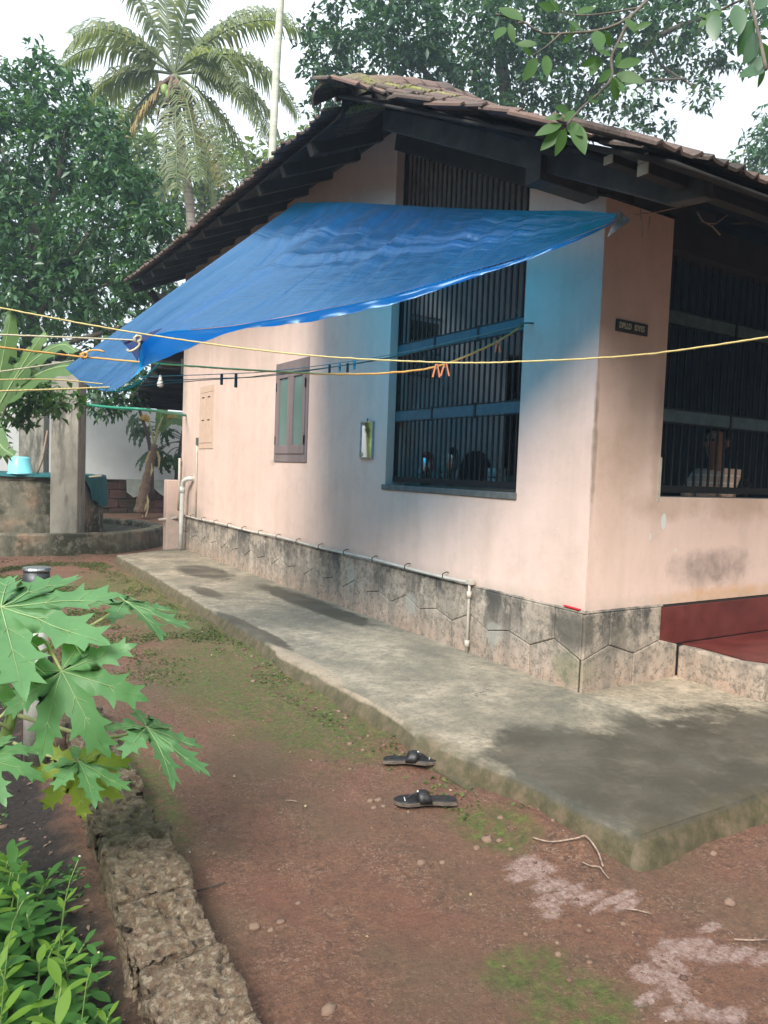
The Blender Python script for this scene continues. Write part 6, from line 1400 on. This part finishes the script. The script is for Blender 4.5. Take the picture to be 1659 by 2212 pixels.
for k, (x, y, wlab) in enumerate(NW):
    h = rw.uniform(.13, .24) if x < -3.3 else rw.uniform(.07, .13)
    b0 = Vector((x, y, gh(x, y)-.02)); w = thing('weed_plant', wlab, 'weed', b0, 'weeds in the garden bed')
    tilt = Vector((rw.uniform(-.25, .35), rw.uniform(-.25, .25), 1)).normalized()
    pts = [b0, b0+tilt*h*.5, b0+tilt*h+Vector((rw.uniform(-.02, .02), 0, 0))]
    m = MB(); m.tube(catmull(pts, 8), [.0045-.0025*i/8 for i in range(9)], 6); m.build('stem', M['stem_green'], w, smooth=True)
    nl = rw.randint(10, 15); a0 = rw.uniform(0, 6.3)
    for j in range(nl):
        t_ = .18+.82*j/(nl-1); p = pts[0].lerp(pts[2], t_); a = a0+j*2.3; el = -.15+.95*t_**2+rw.uniform(-.15, .15); L_ = (.115 if h > .13 else .075)*(1.1-.5*t_)*rw.uniform(.8, 1.25)
        d = Vector((math.cos(a)*math.cos(el), math.sin(a)*math.cos(el), math.sin(el))); put_leaf(LW3 if t_ > .72 and k % 3 else (LW if j % 3 else LW2), 'leaf', p, p+d*L_, Z+d*-.2, w)
for k in range(3):   # taller flowering shoots
    px, py, tx, ty = ((188, 2120, 213, 2058), (140, 1950, 172, 1850), (20, 2030, 60, 1930))[k]
    A_ = at(px, py, 1.75+.25*(k == 1)); B_ = at(tx, ty, 1.78+.25*(k == 1)); g0 = Vector((A_.x-.03, A_.y, gh(A_.x, A_.y)))
    w = thing('weed_shoot', ('thin weed shoot with a pale yellow bud near the kerb', 'small leafy shoot with a white flower reaching over the dark soil', 'tall pale green shoot at the left edge of the bed')[k], 'weed', g0)
    m = MB(); m.tube(catmull([g0, A_, B_], 12), .0014, 5); m.build('stem', M['stem_green'], w, smooth=True)
    for j in range(8):
        t_ = .4+.6*j/7; p = A_.lerp(B_, max(0, t_*1.6-.6)) if t_ > .4 else A_; a = j*2.4; d = Vector((math.cos(a), math.sin(a), .25)); put_leaf(LW2, 'leaf', p, p+d*(.03 if k == 1 else .05), Z, w)
    m = MB(); V_, F_ = blob(B_, (.0035, .0035, .0035), 8, 6); m.add(V_, F_); m.build('flower', M['petiole'] if k == 0 else M['pvc'], w, smooth=True)

# ------------------------------------------------------------------ ground cover, pebbles, litter
rs = np.random.RandomState(4)
def scatter(name, n, reg, size, mat, dens, kind_label, up_=.7, aspect=.6, lift=.004):
    B = []
    while len(B) < n:
        x = rs.uniform(reg[0], reg[1]); y = rs.uniform(reg[2], reg[3])
        if rs.rand() < dens(x, y): B.append((x, y, gh(x, y)+lift))
    B = np.array(B); a = rs.rand(len(B))*6.283; el = rs.rand(len(B))*up_
    Dv = np.stack([np.cos(a)*np.cos(el), np.sin(a)*np.cos(el), np.sin(el)], 1); L_ = size*(.5+rs.rand(len(B)))
    V, F = leaves_block(B, Dv, L_, L_*aspect, rs, .1); o = npmesh(name, V, F, mat, kind='stuff'); o['label'] = kind_label
def clumpd(x, y, s=2.2, th=.0): return max(0, min(1, (fbm(x, y, s, 4)-th)*3))
scatter('moss_patches', 14000, (-3.0, -1.38, 1.6, 8.4), .020, M['moss'], lambda x, y: clumpd(x, y, 1.6, -.05)*min(1, (y-1.2)/2.5), 'low green moss and tiny weeds on the red soil')
scatter('moss_patches', 1500, (-1.62, -1.36, -1.0, 7.8), .020, M['moss'], lambda x, y: clumpd(x, y, 3, -.1), 'green tufts along the edge of the pavement')
scatter('ground_weeds', 2600, (-3.9, -3.12, -.9, 3.2), .022, M['leaf_weed'], lambda x, y: clumpd(x, y, 2.4, .02), 'tiny creeping weeds on the dark garden soil')
scatter('bark_litter', 500, (-3.9, -3.12, -1.7, 2.), .022, M['dry_brown'], lambda x, y: .6, 'dark bits of dead leaf on the garden soil', .2, .4)
scatter('pale_litter', 110, (-3.0, 1.2, -2.6, 5.0), .014, M['litter'], lambda x, y: 1. if x < -1.5 or y < -1.6 else 0, 'pale fallen petals scattered over the red soil', .2, .7)
def rock(c, r_, seed, sub=1):
    bm = bmesh.new(); bmesh.ops.create_icosphere(bm, subdivisions=sub, radius=1.)
    V = []
    for v in bm.verts:
        p = v.co.normalized(); k = 1+.45*noise.noise(p*1.4+Vector((seed, 0, 0)))+.25*noise.noise(p*3.1+Vector((seed, 2, 0))); V.append((c[0]+p.x*r_*1.2*k, c[1]+p.y*r_*k, c[2]+p.z*r_*.62*k))
    F = [tuple(v.index for v in f.verts) for f in bm.faces]; bm.free(); return V, F
V = []; F = []
def peb(n, reg, smin, smax, dens):
    c = 0
    while c < n:
        x = rs.uniform(reg[0], reg[1]); y = rs.uniform(reg[2], reg[3])
        if rs.rand() > dens(x, y): continue
        r_ = smin+(smax-smin)*rs.rand()**4; V_, F_ = rock((x, y, gh(x, y)+r_*.12), r_, c*1.7); q_ = len(V); V.extend(V_); F.extend([tuple(i+q_ for i in f) for f in F_]); c += 1
peb(260, (-2.0, -1.1, -2.3, .1), .003, .014, lambda x, y: clumpd(x, y, 2.5, -.1))
peb(160, (-2.7, -1.4, -2.5, 4.), .003, .013, lambda x, y: .25+clumpd(x, y, 2.5, -.05))
peb(260, (-1.65, -1.40, -.1, 5.5), .004, .02, lambda x, y: .6)
peb(160, (-3.6, -3.1, -1.6, 1.), .004, .016, lambda x, y: .6)
peb(140, (-2.8, -1.0, 8.0, 8.9), .006, .03, lambda x, y: .6)
o = npmesh('pebbles', V, F, M['pebble'], smooth=False, kind='stuff'); o['label'] = 'small laterite pebbles strewn over the yard'
for k, (px, py, r_) in enumerate([(1052, 1812, .026), (800, 1728, .016), (818, 1727, .018), (808, 1742, .015), (828, 1738, .012), (942, 1738, .014), (958, 1740, .010), (1030, 1830, .015), (550, 1998, .020), (605, 1990, .014), (585, 2005, .012), (910, 1862, .018), (956, 1860, .013), (1078, 1815, .014), (1575, 1948, .022), (1540, 1847, .018), (1080, 1777, .016), (645, 1948, .011), (710, 2182, .022)]):
    g = on(px, py, 2, .0); g.z = gh(g.x, g.y); V_, F_ = rock((g.x, g.y, g.z+r_*.02), r_*.9, k*3.3+.5, 2); o = npmesh('stone', V_, F_, M['pebble'], smooth=False, base=tuple(g)); tag(o, ['largest pale stone between the lower sandal and the pavement corner', 'small stone at the left end of the row left of the lower sandal', 'roundest stone of the group left of the lower sandal', 'lowest stone of the group left of the lower sandal', 'stone closest to the toe of the lower sandal', 'left pebble touching the underside of the lower sandal', 'right pebble touching the underside of the lower sandal', 'stone just below the largest pale stone', 'half buried stone right of the kerb blocks, left one of three', 'half buried stone right of the kerb blocks, right one of three', 'smallest of the three half buried stones right of the kerb', 'left stone of the pair below the lower sandal', 'right stone of the pair below the lower sandal', 'small stone right of the largest pale stone', 'lone stone on bare soil right of the lime marks', 'stone under the moss edge right of the pavement corner', 'small stone under the pavement rim right of the sandals', 'small lone stone in the middle of the open soil', 'stone at the bottom edge in the middle of the yard'][k], 'stone', 'loose stones in the yard')
tw = thing('fallen_twig', 'curved bare forked twig lying on the soil by the pavement corner', 'twig', on(1244, 1841, 2, .0))
def gp(px, py, z=.012): p = on(px, py, 2, .0); p.z = gh(p.x, p.y)+z; return p
b = MB(); b.tube(catmull([gp(1149, 1824), gp(1190, 1835), gp(1244, 1841, .016), gp(1264, 1836, .02), (gp(1289, 1854, .02)), gp(1302, 1884)], 24), .0037, 6); b.build('stick', M['twig'], tw, smooth=True)
b = MB(); b.tube(catmull([gp(1257, 1875), gp(1276, 1886), gp(1294, 1889, .018), gp(1304, 1898), gp(1314, 1911)], 16), .0031, 6); b.build('side_stick', M['twig'], tw, smooth=True)
for k, (a, c, e) in enumerate((((1347, 1972), (1375, 1977), (1405, 1984)), ((1585, 2038), (1620, 2038), (1656, 2036)), ((426, 1926), (455, 1918), (485, 1910)), ((617, 1733), (632, 1733), (642, 1735)))):
    b = MB(); b.tube([gp(*a), gp(*c), gp(*e)], .003, 5); o = b.build('thin_stick', M['twig'] if k != 2 else M['bark'], base=gp(*a), smooth=True); tag(o, ('short straight pale stick below the forked twig', 'pale straw stick near the right edge on the soil', 'dark short stick beside the kerb blocks', 'tiny whitish splinter on the soil left of the sandals')[k], 'stick')

# ------------------------------------------------------------------ sandals
def sandal(heel, toe, label, side):
    heel = Vector(heel); toe = Vector(toe); d = (toe-heel); L_ = d.length; d.normalize(); s_ = Vector((-d.y, d.x, 0)).normalized(); t = thing('sandal', label, 'sandal', heel, 'pair of black sandals')
    prof = [(0, .012), (.03, .026), (.09, .034), (.2, .036), (.36, .031), (.5, .034), (.66, .045), (.78, .048), (.88, .040), (.95, .026), (1.0, .008)]
    def out(k, z, lift=0):
        P_ = [heel+d*L_*t_+s_*w_*k+s_*side*.006*math.sin(t_*3.1)+Z*(z+lift*t_) for t_, w_ in prof]; Q = [heel+d*L_*t_-s_*w_*k+s_*side*.006*math.sin(t_*3.1)+Z*(z+lift*t_) for t_, w_ in prof[::-1]]; return P_+Q
    def slab_(z0, z1, k0, k1, mt, name):
        a = out(k0, z0); c = out(k1, z1); n = len(a); m = MB(); m.add(a+c, [tuple(range(n-1, -1, -1)), tuple(range(n, 2*n))]+[(i, (i+1) % n, (i+1) % n+n, i+n) for i in range(n)]); m.build(name, mt, t, bevel=.0015)
    z = .004
    slab_(z, z+.016, .98, 1.02, M['sole'], 'sole'); slab_(z+.016, z+.021, .93, .90, M['leather'], 'footbed')
    m = MB(); m.obox(heel+d*L_*.13+Z*(z+.004), d*L_*.13, s_*.031, Z*.006); m.build('heel', M['sole'], t, bevel=.003)
    for (ta, tb, h) in ((.40, .60, .055),):
        V = []; n = 12
        for q_, tt in enumerate((ta, ta+.06, tb-.05, tb)):
            for i in range(n+1):
                a = math.pi*i/n; w_ = .040 if tt > .5 else .037; hh = (.038, .048, .046, .034)[q_]
                V.append(heel+d*L_*(tt+.05*math.sin(a))+s_*math.cos(a)*w_*1.05+Z*(z+.014+hh*math.sin(a)**.8))
        F = [(j*(n+1)+i, j*(n+1)+i+1, (j+1)*(n+1)+i+1, (j+1)*(n+1)+i) for j in range(3) for i in range(n)]
        o = npmesh('strap', V, F, M['leather'], smooth=True, parent=t); md = o.modifiers.new('thick', 'SOLIDIFY'); md.thickness = .003
    top = heel+d*L_*.62+Z*(z+.050); m = MB(); m.tube(catmull([top, heel+d*L_*.72+Z*(z+.04), heel+d*L_*.80+Z*(z+.018)], 8), .0045, 6); m.build('toe_thong', M['leather'], t, smooth=True)
    m = MB(); V_, F_ = blob(top+Z*.004, (.006, .006, .005), 8, 6); m.add(V_, F_); m.build('bead', M['silverprint'], t, smooth=True)
    m = MB(); m.obox(heel+d*L_*.83+s_*.006+Z*(z+.0222), d*.0022, s_*.018, Z*.0008); m.build('insole_mark', M['silverprint'], t)
g = lambda px, py: (lambda p: (p.x, p.y, gh(p.x, p.y)+.004))(on(px, py, 2, .0))
h1, t1_ = g(828, 1652), g(947, 1662); h2, t2_ = g(985, 1740), g(850, 1741)
sandal((h1[0], h1[1], .012), (t1_[0], t1_[1], .03), 'black sandal with its toe pointing right at the pavement edge', 1)
sandal((h2[0], h2[1], .008), (t2_[0], t2_[1], .008), 'black sandal on the red soil with its toe pointing left', -1)

# ------------------------------------------------------------------ far left background
sh = thing('shed', 'old dark plank shed wall beyond the boundary wall', 'shed', (-4, 16.2, 0))
for k in range(34):
    m = MB(); x = -9.5+.27*k; m.box((x, 16.2+.01*(k % 2), 2.2), (x+.25, 16.24+.01*(k % 2), 4.15+.05*math.sin(k*2.2))); m.build('plank', M['timber_dark'], sh)
m = MB(); m.box((-9.6, 16.25, 0), (-.3, 16.4, 4.0)); m.build('back_wall', M['timber_dark'], sh)
V = []; F = []
for j in range(9):
    for i in range(13): V.append((-4.6+.19*i, 13.2+.10*noise.noise(Vector((i*.6, j*.3, 0))), 1.0+.13*j+.02*math.sin(i)))
for j in range(8):
    for i in range(12): F.append((j*13+i, j*13+i+1, (j+1)*13+i+1, (j+1)*13+i))
o = npmesh('blue_sheet', V, F, simple('dusty_blue_sheet', (.03, .08, .2), .6, .3, 4), smooth=True, base=(-3.5, 13.2, 1.)); tag(o, 'dusty dark blue plastic sheet hanging behind the well at the left edge', 'plastic sheet')

# ------------------------------------------------------------------ unseen trees added to block low sky light; the last fills the mirror
for k, (x, y, h_, r_) in enumerate(((-13, -6, 8., 4.2), (-11.5, -13, 8.5, 4.4), (-4.5, -15, 9.0, 4.6), (3.5, -13.5, 9, 4.6), (10, -10, 9, 4.6), (-14, 1.5, 8.5, 4.2), (-12, 8, 8.5, 4.), (14, -4, 8.5, 4.4), (-8.3, 9.5, 5., 2.2))):
    tr_ = thing('sky_blocker_tree', 'leafy tree number %s added out of view for its effect on the light' % ('one', 'two', 'three', 'four', 'five', 'six', 'seven', 'eight', 'nine')[k], 'tree', (x, y, 0), 'unseen trees added to shape the light')
    b = MB(); b.tube([(x, y, 0), (x+.1, y, h_*.5), (x, y+.1, h_*.85)], [.18, .13, .05], 8); b.build('trunk', M['bark'], tr_, smooth=True)
    rs2 = np.random.RandomState(50+k); n = 8500; u = rs2.normal(0, 1, (n, 3)); u /= np.linalg.norm(u, axis=1, keepdims=True)
    P_ = np.array([x, y, h_*.56])+u*(.5+.5*rs2.rand(n, 1))*np.array([[r_, r_, h_*.46]])
    d = u*.6+rs2.normal(0, .6, (n, 3)); d /= np.linalg.norm(d, axis=1, keepdims=True); L_ = .34*(.7+.6*rs2.rand(n))
    V, F = leaves_block(P_, d, L_, L_*.5, rs2); npmesh('crown', V, F, M['leaf_dark'], parent=tr_)

# ------------------------------------------------------------------ haze volume added to pale the distance
hz = MB(); hz.box((-60, -30, -1.2), (60, 45, 16)); ho = hz.build('haze', (lambda t: (t.n.remove(t.p), t.m)[1])(NT('distance_haze')), kind='stuff'); ho['label'] = 'thin bluish haze added to pale the distance'
hm = ho.data.materials[0].node_tree; pv = hm.nodes.new('ShaderNodeVolumePrincipled'); pv.inputs['Color'].default_value = (.62, .80, 1.0, 1); pv.inputs['Density'].default_value = .003; pv.inputs['Anisotropy'].default_value = .2
hm.links.new(pv.outputs[0], hm.nodes['Material Output'].inputs['Volume'])
